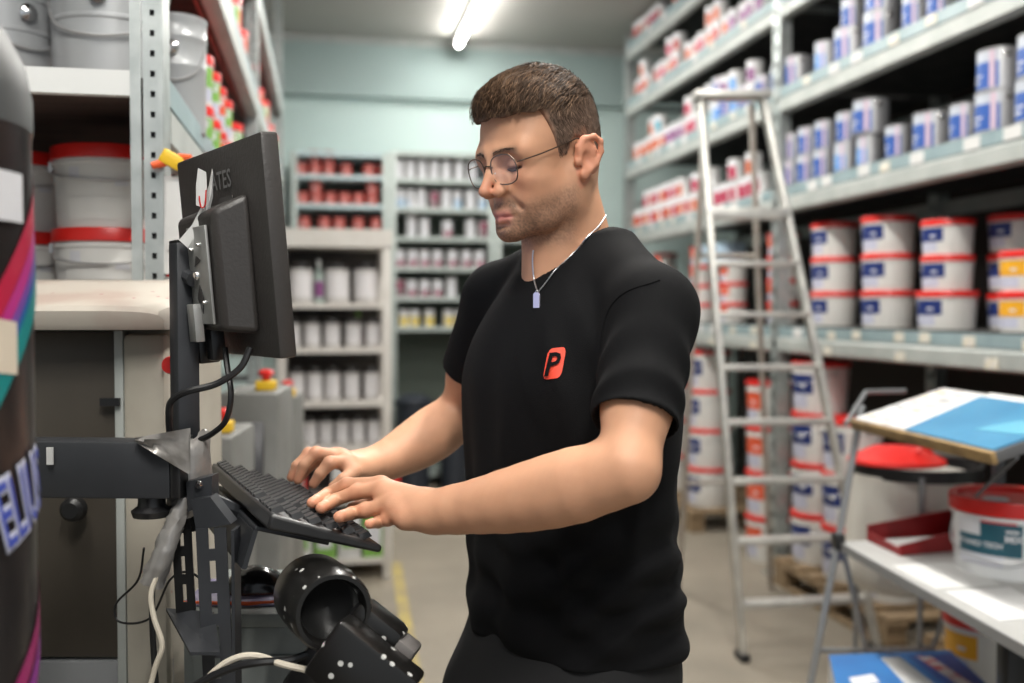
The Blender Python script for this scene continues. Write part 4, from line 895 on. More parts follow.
# red box file with papers
f0 = tz(915,553); fb = empty('red_file_box', f0, math.atan2(ed.y, ed.x)+PI/2, 'open dark red file box with white papers beside the labelled bucket', 'file box')
bpy.context.view_layer.update(); Fi = fb.matrix_basis.inverted()
def fz(px, py, z): return Fi @ at_z(px, py, ZT+z)
q = [fz(868,541,0), fz(900,556,0), fz(957,551,0), fz(952,536,0)]
MB().add([*q, *[p+Vector((0,0,.004)) for p in q]], [(3,2,1,0),(4,5,6,7),(0,1,5,4),(1,2,6,5),(2,3,7,6),(3,0,4,7)]).build('bottom', DRED, fb)
def wall(name, a, b, ha, hb_, m=DRED, th=.006):
    d = (b-a).normalized(); n_ = Vector((-d.y,d.x,0))*th
    vs = [a,b,b+Vector((0,0,hb_)),a+Vector((0,0,ha))]
    MB().add(vs+[v+n_ for v in vs], [(0,1,2,3),(7,6,5,4),(0,4,5,1),(1,5,6,2),(2,6,7,3),(3,7,4,0)]).build(name, m, fb)
wall('back_wall', q[0], q[3], .05, .085); wall('front_wall', q[1], q[2], .03, .06); wall('end_wall', q[0], q[1], .03, .02); wall('end_wall', q[3], q[2], .085, .085)
pv = [fz(876,541,.006), fz(902,551,.006), fz(944,547,.006), fz(938,537,.006)]
MB().add(pv+[p+Vector((0,0,.004)) for p in pv], [(3,2,1,0),(4,5,6,7),(0,1,5,4),(1,2,6,5),(2,3,7,6),(3,0,4,7)]).build('papers', PAPER, fb)
# bag stand with red lid behind the table
gb = at(905,470,3.42); bgn = empty('waste_bag_stand', (gb.x, gb.y, 0), -YAW, 'white waste bag hanging in a black ring with a red lid', 'waste bag stand')
zr_ = at(905,468,3.42).z
MB().lathe([(.2,-.02),(.215,-.02),(.215,.02),(.2,.02),(.2,-.02)], 36, c=(.04,0,zr_)).build('ring', BLACKP, bgn)
MB().lathe([(0,.065),(.08,.06),(.13,.035),(.158,.022),(.162,.012),(.158,.008),(0,.01)], 36, c=(-.03,0,zr_+.012)).build('lid', RED, bgn)
MB().tube([(.0,-.1,zr_+.068),(.02,-.1,zr_+.085),(.05,-.1,zr_+.068)], .006, 8).build('lid_handle', RED, bgn)
bag = MB(); nz_, na = 14, 40; zb_ = at(880,597,3.4).z
for i in range(nz_+1):
    u = i/nz_; z = zr_-.012-(zr_-.012-zb_)*u; rr = (.2-.03*u)*(1 if u < .8 else math.sqrt(max(.0,1-((u-.8)/.2)**2*.98)))
    for j in range(na): a = 2*PI*j/na; k = 1+.03*math.sin(a*11+u*3)*u**.5+.025*math.sin(a*5-u*4)*u; bag.v.append((.02+rr*k*math.cos(a)-.05*u, rr*k*math.sin(a), z))
bag.f = [(i*na+j,i*na+(j+1)%na,(i+1)*na+(j+1)%na,(i+1)*na+j) for i in range(nz_) for j in range(na)]+[tuple(nz_*na+j for j in range(na))]
bag.build('bag', mat('white_bag_film', (.62,.6,.55), .45, col2=(.56,.53,.48), vs=6), bgn, smooth=60)
for a in (.3, 2.4, 4.4): MB().tube([(.04+.21*math.cos(a),.21*math.sin(a),zr_),(.04+.21*math.cos(a),.21*math.sin(a),.012)], .01, 8).build('leg', TUBE_S, bgn)
MB().lathe([(.2,0),(.22,0),(.22,.016),(.2,.016),(.2,0)], 30, c=(.04,0,0)).build('foot_ring', BLACKP, bgn)
# blue carton, amber bucket under the table
zc = .48; q = [at_z(829,655,zc), at_z(950,650,zc), at_z(1010,705,zc), at_z(842,712,zc)]
c = sum(q, Vector())/4; ct = empty('blue_carton', (c.x,c.y,0), 0, 'blue carton with white and red print on the floor beside the table', 'carton'); cz = Vector((c.x,c.y,0))
def slab(name, pts, z0, z1, m, par):
    v0 = [Vector((p.x,p.y,z0))-cz for p in pts]; v1 = [Vector((p.x,p.y,z1))-cz for p in pts]; n = len(pts)
    return MB().add(v0+v1, [tuple(range(n))[::-1], tuple(range(n,2*n))]+[(i,(i+1)%n,(i+1)%n+n,i+n) for i in range(n)]).build(name, m, par)
slab('box_body', q, 0, zc-.003, mat('white_carton_side', (.6,.6,.6), .6), ct)
CB = slab('box_top', q, zc-.003, zc, mat('carton_blue', (.03,.16,.42), .4, col2=(.025,.12,.34), vs=5), ct)
def onq(u, v): return (q[0]*(1-u)+q[1]*u)*(1-v)+(q[3]*(1-u)+q[2]*u)*v
slab('print_bar', [onq(.4,.1),onq(.55,.1),onq(.72,.95),onq(.5,.95)], zc, zc+.0006, mat('grey_white_print', (.5,.5,.5), .5), CB)
slab('print_bar', [onq(.62,.08),onq(.98,.08),onq(.98,.9),onq(.78,.9)], zc, zc+.0005, mat('deep_blue_print', (.02,.06,.25), .4), CB)
slab('print_bar', [onq(.68,.1),onq(.8,.12),onq(.93,.8),onq(.84,.8)], zc+.0005, zc+.001, mat('red_white_print', (.55,.5,.5), .5, col2=(.5,.1,.1), vs=30, lo=.5, hi=.55), CB)
slab('print_patch', [onq(.1,.45),onq(.28,.4),onq(.3,.55),onq(.12,.62)], zc, zc+.0006, WPRINT, CB)
ab_ = at(984,640,3.05); stack('amber_tall', 3, .1905, ab_.x, ab_.y, 0, '# amber-label bucket of the stack on the floor under the table', 'amber buckets under the table')
# ------------------------------------------------------------------ the man: implicit surfaces meshed as continuous skins
V3 = lambda *p: np.array(p, np.float32)
def ab(px, py, b):                                             # photo pixel + forward distance -> (right, forward, height)
    dx = (px-512)/FPX; dy = (341.5-py)/FPX; f = math.cos(PITCH)+dy*math.sin(PITCH); h = -math.sin(PITCH)+dy*math.cos(PITCH)
    return V3(dx*b/f, b, CAM_H+h*b/f)
class Field:
    def __init__(s, lo, hi, h):
        s.h = h; s.sc = 1.; s.lo = np.array(lo, np.float32); s.n = [int(math.ceil((hi[i]-lo[i])/h))+1 for i in range(3)]
        s.ax = [(s.lo[i]+h*np.arange(s.n[i])).astype(np.float32) for i in range(3)]
        s.D = np.full(s.n, .05, np.float32)
    def block(s, lo, hi):
        i0 = [max(0, int((lo[i]-s.lo[i])/s.h)) for i in range(3)]; i1 = [min(s.n[i], int((hi[i]-s.lo[i])/s.h)+2) for i in range(3)]
        if any(i1[k] <= i0[k] for k in range(3)): return None, None
        sl = tuple(slice(i0[k], i1[k]) for k in range(3))
        X = s.ax[0][sl[0]][:,None,None]; Y = s.ax[1][sl[1]][None,:,None]; Z = s.ax[2][sl[2]][None,None,:]
        return sl, (X, Y, Z)
    def op(s, lo, hi, fn, k=.01, mode='u'):
        pad = k+.05; sl, P = s.block([v-pad for v in lo], [v+pad for v in hi])
        if sl is None: return
        d = np.minimum(fn(*P), .05) if mode == 'u' else fn(*P); o = s.D[sl]
        if mode == 'u': h = np.clip(.5+.5*(o-d)/k, 0, 1); s.D[sl] = o*(1-h)+d*h-k*h*(1-h)
        elif mode == 's': d = -d; h = np.clip(.5-.5*(o-d)/k, 0, 1); s.D[sl] = o*(1-h)+d*h+k*h*(1-h)
        elif mode == 'i': s.D[sl] = np.maximum(o, d)
    def cone(s, a, b, r1, r2, k=.01, mode='u', flat=None):
        r1, r2, k = r1*s.sc, r2*s.sc, k*s.sc
        a, b = np.asarray(a, np.float32), np.asarray(b, np.float32); R = max(r1, r2); ba = b-a; L2 = float(ba@ba)+1e-9
        def fn(X, Y, Z):
            px, py, pz = X-a[0], Y-a[1], Z-a[2]; t = np.clip((px*ba[0]+py*ba[1]+pz*ba[2])/L2, 0, 1)
            qx, qy, qz = px-t*ba[0], py-t*ba[1], pz-t*ba[2]
            if flat is not None:
                nn, f = flat; dn = qx*nn[0]+qy*nn[1]+qz*nn[2]; e = dn*(1/f-1); qx, qy, qz = qx+e*nn[0], qy+e*nn[1], qz+e*nn[2]
            return np.sqrt(qx*qx+qy*qy+qz*qz)-(r1+(r2-r1)*t)
        s.op(np.minimum(a,b)-R, np.maximum(a,b)+R, fn, k, mode)
    def ell(s, c, r, A=None, k=.01, mode='u'):
        r = [v*s.sc for v in r]; k = k*s.sc
        c = np.asarray(c, np.float32); A = np.eye(3, dtype=np.float32) if A is None else A; R = max(r)
        def fn(X, Y, Z):
            px, py, pz = X-c[0], Y-c[1], Z-c[2]; q = 0; g = 0
            for i in range(3):
                u = (px*A[i][0]+py*A[i][1]+pz*A[i][2])/r[i]; q = q+u*u; g = g+(u/r[i])**2
            k0 = np.sqrt(q); return k0*(k0-1)/np.maximum(np.sqrt(g), 1e-6)
        s.op(c-R, c+R, fn, k, mode)
    def chain(s, pts, rs, k=.008, mode='u', flat=None, k2=.003):
        for i in range(len(pts)-1): s.cone(pts[i], pts[i+1], rs[i], rs[i+1], k if i == 0 else k2, mode, flat)
    def mesh(s):
        D = s.D; ins = (D < 0); c = np.zeros([n-1 for n in s.n], np.uint8)
        for dx in (0,1):
            for dy in (0,1):
                for dz in (0,1): c += ins[dx:s.n[0]-1+dx, dy:s.n[1]-1+dy, dz:s.n[2]-1+dz]
        ids = np.argwhere((c > 0) & (c < 8)); del c
        i, j, k = ids.T; val = {}
        for dx in (0,1):
            for dy in (0,1):
                for dz in (0,1): val[(dx,dy,dz)] = D[i+dx, j+dy, k+dz]
        acc = np.zeros((len(ids),3)); cnt = np.zeros(len(ids))
        cs = list(val)
        for p in cs:
            for q in cs:
                if q > p and sum(abs(p[m]-q[m]) for m in range(3)) == 1:
                    v0, v1 = val[p], val[q]; m = (v0 < 0) != (v1 < 0); t = np.where(m, v0/np.where(m, v0-v1, 1), 0)
                    for e in range(3): acc[:,e] += np.where(m, p[e]+t*(q[e]-p[e]), 0)
                    cnt += m
        P = s.lo+s.h*(ids+acc/cnt[:,None])
        idx = np.full([n-1 for n in s.n], -1, np.int32); idx[i,j,k] = np.arange(len(ids)); F = []
        for axn in range(3):
            sl0 = [slice(1,-1)]*3; sl1 = [slice(1,-1)]*3; sl0[axn] = slice(0,-1); sl1[axn] = slice(1,None)
            a0 = ins[tuple(sl0)]; ch = a0 != ins[tuple(sl1)]; e = np.argwhere(ch); fl = a0[ch]
            off = [1,1,1]; off[axn] = 0; e = e+np.array(off); u, v = [(1,2),(2,0),(0,1)][axn]
            def cell(du, dv): q = e.copy(); q[:,u] -= du; q[:,v] -= dv; return idx[q[:,0],q[:,1],q[:,2]]
            Q = np.stack([cell(0,0), cell(1,0), cell(1,1), cell(0,1)], 1); Q[~fl] = Q[~fl][:, ::-1]; F.append(Q)
        return P, np.concatenate(F)
def to_world(P): return np.stack([P[:,0]*CT+P[:,1]*ST, -P[:,0]*ST+P[:,1]*CT, P[:,2]], 1)
def np_mesh(name, P, F, m, parent, org, col=None):
    me = bpy.data.meshes.new(name); W = (to_world(P)-np.array(org)).astype(np.float32)
    me.vertices.add(len(W)); me.vertices.foreach_set('co', W.ravel()); F = F.astype(np.int32)
    me.loops.add(F.size); me.loops.foreach_set('vertex_index', F.ravel()); me.polygons.add(len(F))
    me.polygons.foreach_set('loop_start', np.arange(0, F.size, F.shape[1], dtype=np.int32)); me.polygons.foreach_set('loop_total', np.full(len(F), F.shape[1], np.int32))
    me.polygons.foreach_set('use_smooth', np.ones(len(F), bool)); me.materials.append(m); me.update(); me.validate()
    if col is not None:
        at_ = me.color_attributes.new('tone', 'FLOAT_COLOR', 'POINT'); at_.data.foreach_set('color', np.concatenate([col, np.ones((len(col),1))], 1).astype(np.float32).ravel())
    o = bpy.data.objects.new(name, me); COL.objects.link(o); o.parent = parent; return o
def smooth_noise(P, f, seed=0):
    r = np.random.RandomState(seed); s = 0
    for i in range(6):
        d = r.normal(size=3); s = s+np.sin((P@d)*f*(.6+.3*i)+r.rand()*6.28)*(1/(1+.4*i))
    return s/3

# ---- frames: torso and head, in (right, forward, height)
SL = V3(.182,1.285,1.500); SR = V3(-.022,1.60,1.518)
EL = ab(627,470,1.155); WL = ab(437,512,1.27); ER = ab(459,415,1.72); WR = ab(373,467,1.60)
Sv = (SL-SR)*V3(1,1,0); Sv = Sv/np.linalg.norm(Sv); Nv = V3(-abs(Sv[1]), -abs(Sv[0]), 0); MID = (SL+SR)/2+V3(.006,0,0); MID[2] = 0
def T(s, n, z): return MID+Sv*s+Nv*n+V3(0,0,z)
f0 = np.array([-.78,-.626]); f0 /= np.linalg.norm(f0); hp_ = math.radians(11)
HF = V3(math.cos(hp_)*f0[0], math.cos(hp_)*f0[1], -math.sin(hp_)); HU = V3(math.sin(hp_)*f0[0], math.sin(hp_)*f0[1], math.cos(hp_)); HL = np.cross(HU, HF).astype(np.float32)
HA = np.stack([HF, HL, HU]).astype(np.float32)
HS = .885
HO = ab(576,163,1.362)-HL*.075*HS
def Hd(x, y, z): return HO+(HF*x+HL*y+HU*z)*HS
NB = T(.0,-.01,1.575)                                            # neck base

def loft(fld, tab, k, grow=0., mode='u', disp=None):
    tab = np.array(tab, np.float32); zs = np.linspace(tab[0,0], tab[-1,0], 160); kr = np.exp(-np.linspace(-2,2,31)**2); kr /= kr.sum()
    tab = np.stack([zs]+[np.convolve(np.pad(np.interp(zs, tab[:,0], tab[:,i]), 15, 'edge'), kr, 'valid') for i in (1,2,3)], 1)
    lo = MID+V3(-.26,-.26,zs[0]); hi = MID+V3(.26,.26,zs[-1])
    def fn(X, Y, Z):
        s = (X-MID[0])*Sv[0]+(Y-MID[1])*Sv[1]; n = (X-MID[0])*Nv[0]+(Y-MID[1])*Nv[1]
        z1 = Z.ravel(); w = np.interp(z1, zs, tab[:,1])[None,None,:]+grow; d = np.interp(z1, zs, tab[:,2])[None,None,:]+grow; o = np.interp(z1, zs, tab[:,3])[None,None,:]
        q = (np.abs(s/w)**2.4+np.abs((n-o)/d)**2.4)**(1/2.4); v = (q-1)*np.minimum(w, d)*.95
        if disp is not None: v = v+disp(s, n, Z)
        return np.maximum(v, np.maximum(zs[0]-Z, Z-zs[-1])).astype(np.float32)
    fld.op(lo, hi, fn, k, mode)
TORSO = [(.93,.175,.118,-.005),(1.02,.178,.115,-.002),(1.12,.17,.108,.0),(1.25,.172,.108,.002),(1.36,.18,.116,.006),(1.43,.17,.11,.004),(1.49,.14,.092,-.002),(1.54,.1,.075,-.01),(1.585,.065,.055,-.016)]

# ---- body: head, neck, arms, hands, torso in one surface
B_ = Field((-.41,1.06,.96), (.29,1.88,1.88), .0024)
loft(B_, TORSO, .02, -.012)
for Sx, s in ((SL,1),(SR,-1)):
    B_.cone(T(s*.03,-.02,1.562), Sx+V3(0,0,-.008), .036, .041, .025)
# neck
B_.cone(Hd(-.028,0,-.02), NB, .05, .056, .02); B_.cone(Hd(.012,0,-.055), T(0,.035,1.535), .034, .04, .025)
for s in (1,-1): B_.cone(Hd(-.025,s*.052,-.025), T(s*.018,.052,1.53), .016, .011, .02); B_.cone(T(s*.02,.045,1.51), T(s*.12,.012,1.505), .008, .008, .03)
# arms
def arm(S_, E_, W_, s, up):
    B_.cone(S_, E_, .045, .036, .03)
    tt = np.linspace(0,1,9); rr = np.interp(tt,[0,.12,.25,.42,.62,.82,1],[.034,.039,.0425,.0415,.0365,.030,.0275])
    B_.chain([E_+(W_-E_)*t+V3(0,0,-.006)*math.sin(t*PI) for t in tt], list(rr), .02, k2=.012)
    B_.ell(E_+(E_-W_)/np.linalg.norm(E_-W_)*.003, (.028,.028,.028), k=.012)
    bm = S_+(E_-S_)*.6+up*.004; B_.cone(S_+(E_-S_)*.45+up*.003, bm, .037, .036, .03)
arm(SL, EL, WL, 1, V3(-.6,-.5,.3)); arm(SR, ER, WR, -1, V3(-.6,-.5,.3))
# hands
kzc = V3(*[float(v) for v in (kz.x*CT-kz.y*ST, kz.x*ST+kz.y*CT, kz.z)])
kpt = V3(*[float(v) for v in (KC.x*CT-KC.y*ST, KC.x*ST+KC.y*CT, KC.z)])
def on_keys(px, py, lift=.0115):
    o = V3(0,0,CAM_H); d = ab(px,py,1.)-o; t = float(((kpt+kzc*lift-o)@kzc)/(d@kzc)); return o+d*t
FR_ = [.0105,.0096,.0087,.0073]
def hand(W_, E_, fingers, thumb, k=.006):
    fwd = (W_-E_)/np.linalg.norm(W_-E_); up = V3(0,0,1)
    mc_ = [f[0] for f in fingers]
    B_.cone(W_-fwd*.02, W_+(np.mean(mc_,0)-W_)*.25, .0275, .027, .015, flat=(np.cross(np.cross(fwd,up),fwd).astype(np.float32),.78))
    for f in fingers:
        kn_ = f[0]; st = W_+(kn_-W_)*.2; st = st+(np.mean(mc_,0)-kn_)*-.25
        B_.cone(st, kn_-V3(0,0,.004), .0175, .0125, .014)
    for i in range(len(mc_)-1): B_.cone(mc_[i]-V3(0,0,.005), mc_[i+1]-V3(0,0,.005), .0115, .0115, .012)
    for f in fingers:
        sc_ = f[-1] if isinstance(f[-1], float) else 1.; pts = [p for p in f if not isinstance(p, float)]
        B_.chain(pts, [r*sc_ for r in (FR_ if len(pts) == 4 else [FR_[0],FR_[1],FR_[3]])], k)
        B_.ell(pts[1], (.0094*sc_,)*3, k=.006)
    B_.chain(thumb, [.0145,.0115,.0098,.0078], .014)
iL, mL, rL, pL = on_keys(312,503), on_keys(321,508), on_keys(339,517), on_keys(369,524)
LHF = [(ab(381,484,1.335), ab(347,485,1.362), ab(327,494,1.37), iL), (ab(385,490,1.312), ab(357,492,1.338), ab(335,500,1.345), mL),
       (ab(395,503,1.287), ab(366,510,1.302), ab(351,513.5,1.31), rL), (ab(405,515,1.266), ab(388,519,1.283), ab(378,522.5,1.296), pL, .85)]
hand(WL, EL, LHF, [WL+(LHF[0][0]-WL)*.35+V3(0,.012,-.012), ab(392,497,1.335), ab(371,503,1.368), on_keys(352,508)])
RHF = [(ab(347,461,1.535), ab(330,463,1.51), ab(320,474,1.505), ab(313.5,484,1.505)), (ab(341,456,1.56), ab(316,453,1.54), ab(304,465,1.532), ab(298,480,1.53)),
       (ab(337,455,1.585), ab(309,454,1.565), ab(297,466,1.553), ab(291.5,477.5,1.55)), (ab(340,458,1.61), ab(318,460,1.595), ab(308,468,1.585), ab(302,477,1.58), .88)]
hand(WR, ER, RHF, [WR+(RHF[0][0]-WR)*.3+V3(0,-.012,-.01), ab(354,472,1.525), ab(343,480,1.505), ab(333,487,1.5)])
# head
B_.sc = HS
B_.ell(Hd(-.006,0,.056), (.096,.075,.086), HA, .02); B_.ell(Hd(.042,0,.055), (.055,.06,.06), HA, .025)
B_.ell(Hd(.04,0,-.02), (.048,.056,.062), HA, .03); B_.ell(Hd(-.035,0,.02), (.062,.066,.07), HA, .025)
for s in (1,-1):
    B_.chain([Hd(-.006,s*.058,-.018), Hd(.008,s*.052,-.056), Hd(.05,s*.034,-.08), Hd(.082,s*.010,-.088)], [.014,.017,.016,.014], .03)
    B_.ell(Hd(.058,s*.042,-.012), (.03,.022,.02), HA, .025); B_.ell(Hd(.04,s*.038,-.05), (.04,.022,.038), HA, .025)
    B_.cone(Hd(.096,s*.012,.032), Hd(.08,s*.047,.031), .0095, .009, .018)
    B_.ell(Hd(.055,s*.05,.03), (.03,.014,.025), HA, .02)
B_.ell(Hd(.087,0,-.0855), (.0165,.02,.0145), HA, .02); B_.ell(Hd(.07,0,-.052), (.031,.034,.03), HA, .025)
for s in (1,-1):
    B_.ell(Hd(.104,s*.030,.013), (.016,.0175,.0125), HA, .014, 's')                    # eye sockets
    B_.ell(Hd(.0795,s*.031,.0115), (.0135,.0155,.0115), HA, .004)                      # lids over the eyes
    B_.cone(Hd(.0915,s*.019,.005), Hd(.083,s*.044,.007), .0022, .002, .004, 's')       # lid opening
B_.chain([Hd(.1,0,.024), Hd(.112,0,.0), Hd(.1265,0,-.021)], [.007,.007,.0075], .013)
B_.ell(Hd(.1245,0,-.0235), (.0088,.0082,.0072), HA, .006)
for s in (1,-1):
    B_.ell(Hd(.109,s*.0125,-.027), (.009,.006,.0065), HA, .007); B_.cone(Hd(.1,s*.012,-.005), Hd(.105,s*.016,-.024), .008, .007, .014)
    B_.ell(Hd(.116,s*.0065,-.0345), (.0055,.0034,.0035), HA, .003, 's')                # nostrils
    B_.cone(Hd(.101,s*.019,-.034), Hd(.086,s*.034,-.054), .0015, .001, .012, 's')      # nose-lip fold
for s in (1,-1):
    B_.chain([Hd(.1015,0,-.0575), Hd(.099,s*.011,-.0575), Hd(.0885,s*.0235,-.064)], [.0058,.0056,.003], .006)
    B_.chain([Hd(.0995,0,-.0705), Hd(.0965,s*.01,-.0695), Hd(.088,s*.021,-.0655)], [.0064,.006,.003], .006)
    B_.cone(Hd(.1085,0,-.0635), Hd(.0925,s*.025,-.065), .0014, .0012, .003, 's')
B_.cone(Hd(.1015,-.012,-.0775), Hd(.1015,.012,-.0775), .0025, .0025, .01, 's')
# ears
for s in (1,-1):
    e0 = Hd(-.012, s*.074, .004); ex, ey, ez = HF*.98-HL*s*.18, HL*s, HU*.97-HF*.22
    E = lambda x, y, z: e0+(ex*x+ey*y+ez*z)*HS
    B_.ell(E(-.007,.008,.006), (.0205,.0065,.030), np.stack([ex/np.linalg.norm(ex), HL, ez/np.linalg.norm(ez)]).astype(np.float32), .008)
    B_.chain([E(.012,.004,.006), E(.013,.008,.02), E(.004,.013,.031), E(-.01,.016,.033), E(-.021,.0175,.024), E(-.024,.016,.008), E(-.019,.013,-.010), E(-.008,.01,-.02)], [.0035,.0042,.0045,.0046,.0046,.0044,.004,.0045], .004)
    B_.ell(E(-.001,.008,-.024), (.0085,.0055,.0095), HA, .006)
    B_.chain([E(-.004,.012,.022), E(-.013,.014,.012), E(-.012,.012,-.004), E(-.004,.0105,-.011)], [.003,.0036,.0034,.003], .004)
    B_.ell(E(.0,.016,.0), (.0085,.008,.011), HA, .005, 's'); B_.ell(E(-.016,.0195,.016), (.0025,.003,.011), HA, .004, 's')
    B_.ell(E(.0125,.007,-.003), (.0045,.005,.007), HA, .005)

P, F_ = B_.mesh(); del B_
hl = (P-HO)@HA.T/HS                                               # head coordinates of every vertex
x, y, z = hl.T; ay = np.abs(y); hd_m = (P[:,2] > 1.55) & (np.linalg.norm(hl, axis=1) < .2)
g_ = lambda v, c, w: np.exp(-((v-c)/w)**2); ss = lambda v, a, b: np.clip((v-a)/(b-a), 0, 1)**2*(3-2*np.clip((v-a)/(b-a), 0, 1))
base = np.array([.56,.295,.178]); C = np.tile(base, (len(P),1)); nz1 = smooth_noise(P, 60, 1); nz2 = smooth_noise(P, 300, 2)
C *= (1+.045*nz1+.02*nz2)[:,None]
def mixc(mask, c): C[:] = C*(1-mask[:,None])+np.array(c)*mask[:,None]
red = np.array([.6,.2,.125])
mixc(.55*hd_m*np.clip(g_(x,.122,.02)*g_(z,-.02,.018)*g_(ay,0,.02)+.45*g_(ay,.045,.02)*g_(z,-.02,.025)*(x>.03)+.8*((ay>.075)&(x<.02)),0,1), red)
tips = [f[-1] if not isinstance(f[-1], float) else f[-2] for f in LHF+RHF]
for f in LHF+RHF:
    pts = [p for p in f if not isinstance(p, float)]
    for q, w, a in ((pts[0],.014,.25),(pts[1],.012,.35),(pts[-1],.016,.4)): mixc(a*np.exp(-(np.linalg.norm(P-q,axis=1)/w)**2), red)
    nl = pts[-1]*.75+pts[-2]*.25+V3(0,0,.008); d_ = np.linalg.norm(P-nl,axis=1); mixc(.6*(1-ss(d_,.0045,.0062)), (.74,.5,.41))
lipm = hd_m*g_(z,-.0635,.0095)*(1-ss(ay,.018,.025))*ss(x,.085,.094); mixc(np.clip(.85*lipm,0,1), (.5,.17,.16))
# stubble: jaw, chin, moustache
jaw = hd_m*(1-ss(z+.28*np.clip(x-.02,-.05,.04), -.045,-.02))*ss(x,-.015,.02)*ss(z,-.135,-.1)*(1-.9*((x>.088)&(ay<.014)&(z>-.078)))
cheek_clear = np.exp(-(((x-.075)/.03)**2+((ay-.035)/.016)**2+((z+.035)/.02)**2))
mous = hd_m*g_(z,-.0465,.008)*(1-ss(ay,.022,.033))*ss(x,.08,.092)
chn = hd_m*np.exp(-(((x-.09)/.03)**2+((z+.085)/.02)**2))
beard = np.clip(.35*chn*jaw+np.clip(jaw*(1-.9*cheek_clear),0,1)*.85+.95*mous,0,1.15)*(1-.9*np.clip(lipm*1.3,0,1))
speck = .5+.5*RNG.rand(len(P))+.08*smooth_noise(P,220,6)
mixc(np.clip(beard*speck*.82,0,.9), (.1,.06,.042))
# eyebrows, lash line, darker tone around the eyes
br = hd_m*np.exp(-(((z-(.0325-.12*(np.clip(ay,.0,.06)-.03)**2*10))/.0055)**2))*ss(ay,.006,.014)*(1-ss(ay,.046,.056))*(x>.06); mixc(np.clip(br*.8*(.75+.35*nz2),0,.9), (.075,.042,.028))
lash = hd_m*np.exp(-(((z-.0055)/.0026)**2))*ss(ay,.015,.019)*(1-ss(ay,.043,.048))*(x>.075); mixc(np.clip(lash*.95,0,1), (.03,.016,.012))
mixc(.3*hd_m*np.exp(-(((z-.01)/.012)**2+((ay-.03)/.02)**2))*(x>.07), (.42,.22,.19))
SKIN = bpy.data.materials.new('skin'); SKIN.use_nodes = True; nt = SKIN.node_tree; b = nt.nodes['Principled BSDF']
va = nt.nodes.new('ShaderNodeVertexColor'); va.layer_name = 'tone'; nt.links.new(va.outputs[0], b.inputs['Base Color'])
b.inputs['Roughness'].default_value = .55; b.inputs['Specular IOR Level'].default_value = .4
b.inputs['Subsurface Weight'].default_value = .12; b.inputs['Subsurface Radius'].default_value = (.012,.005,.003); b.inputs['Subsurface Scale'].default_value = .6
nz = nt.nodes.new('ShaderNodeTexNoise'); nz.inputs['Scale'].default_value = 420; bp = nt.nodes.new('ShaderNodeBump'); bp.inputs['Strength'].default_value = .12; bp.inputs['Distance'].default_value = .001
tc = nt.nodes.new('ShaderNodeTexCoord'); nt.links.new(tc.outputs['Object'], nz.inputs['Vector']); nt.links.new(nz.outputs['Fac'], bp.inputs['Height']); nt.links.new(bp.outputs[0], b.inputs['Normal'])
man0 = cw(.08,1.44,0)
man = empty('person', man0, 0, 'man in black t-shirt and wire glasses typing on the keyboard', 'person')
body = np_mesh('body', P, F_, SKIN, man, man0, C)

# ---- t-shirt
SH_ = Field((-.2,1.08,.98), (.30,1.86,1.66), .003)
def folds(s, n, Z):
    # soft drape folds: mostly vertical on the chest, slanting creases at the waist
    a = np.exp(-((Z-1.12)/.10)**2); v = .0045*a*np.sin((Z-.28*s+.35*n)*95+3*np.sin(s*18))*np.clip((s+.14)*6,0,1)
    v = v+.0035*np.sin(s*46+n*20+2.5*Z*np.sin(s*7))*np.clip((1.5-Z)*4,0,1)*.8
    v = v+.004*np.exp(-((Z-1.40)/.12)**2)*np.sin((s*.8+Z*.6)*60)*np.clip((s-.05)*9,0,1)
    return v
SHIRT = [(1.035,.186,.13,-.004),(1.10,.18,.124,.0),(1.2,.178,.12,.002),(1.30,.182,.121,.006),(1.40,.19,.124,.008),(1.45,.178,.117,.004),(1.505,.148,.1,-.002),(1.55,.108,.08,-.01),(1.60,.07,.06,-.016)]
loft(SH_, SHIRT, .02, 0., 'u', folds)
for Sx, s in ((SL,1),(SR,-1)): SH_.cone(T(s*.05,-.015,1.572), Sx+V3(0,0,-.004), .042, .05, .03)
for Sx, s in ((SL,1),(SR,-1)): SH_.cone(T(s*.075,-.022,1.572), Sx-Sv*s*.012+V3(0,0,.012), .034, .036, .03)
def sleeve(S_, E_, t, r0, r1):
    d = (E_-S_); e = S_+d*t; SH_.cone(S_, e+d*.1, r0, r1, .03)
    dn = d/np.linalg.norm(d)
    lo, hi = np.minimum(e, e+d*.5)-.09, np.maximum(e, e+d*.5)+.09
    return e, dn
eL, dL = sleeve(SL, EL, 0.72, .0535, .054); eR, dR = sleeve(SR, ER, .59, .054, .056)
def cutplane(fld, c, n, R):                                     # trim cloth beyond a plane near c
    lo, hi = c-R, c+R; sl, (X, Y, Z) = fld.block(lo, hi)
    d = (X-c[0])*n[0]+(Y-c[1])*n[1]+(Z-c[2])*n[2]; ax_d = np.sqrt((X-c[0])**2+(Y-c[1])**2+(Z-c[2])**2)
    loc_ = ax_d < R
    fld.D[sl] = np.where(loc_ & (d > -.0), np.maximum(fld.D[sl], d), fld.D[sl])
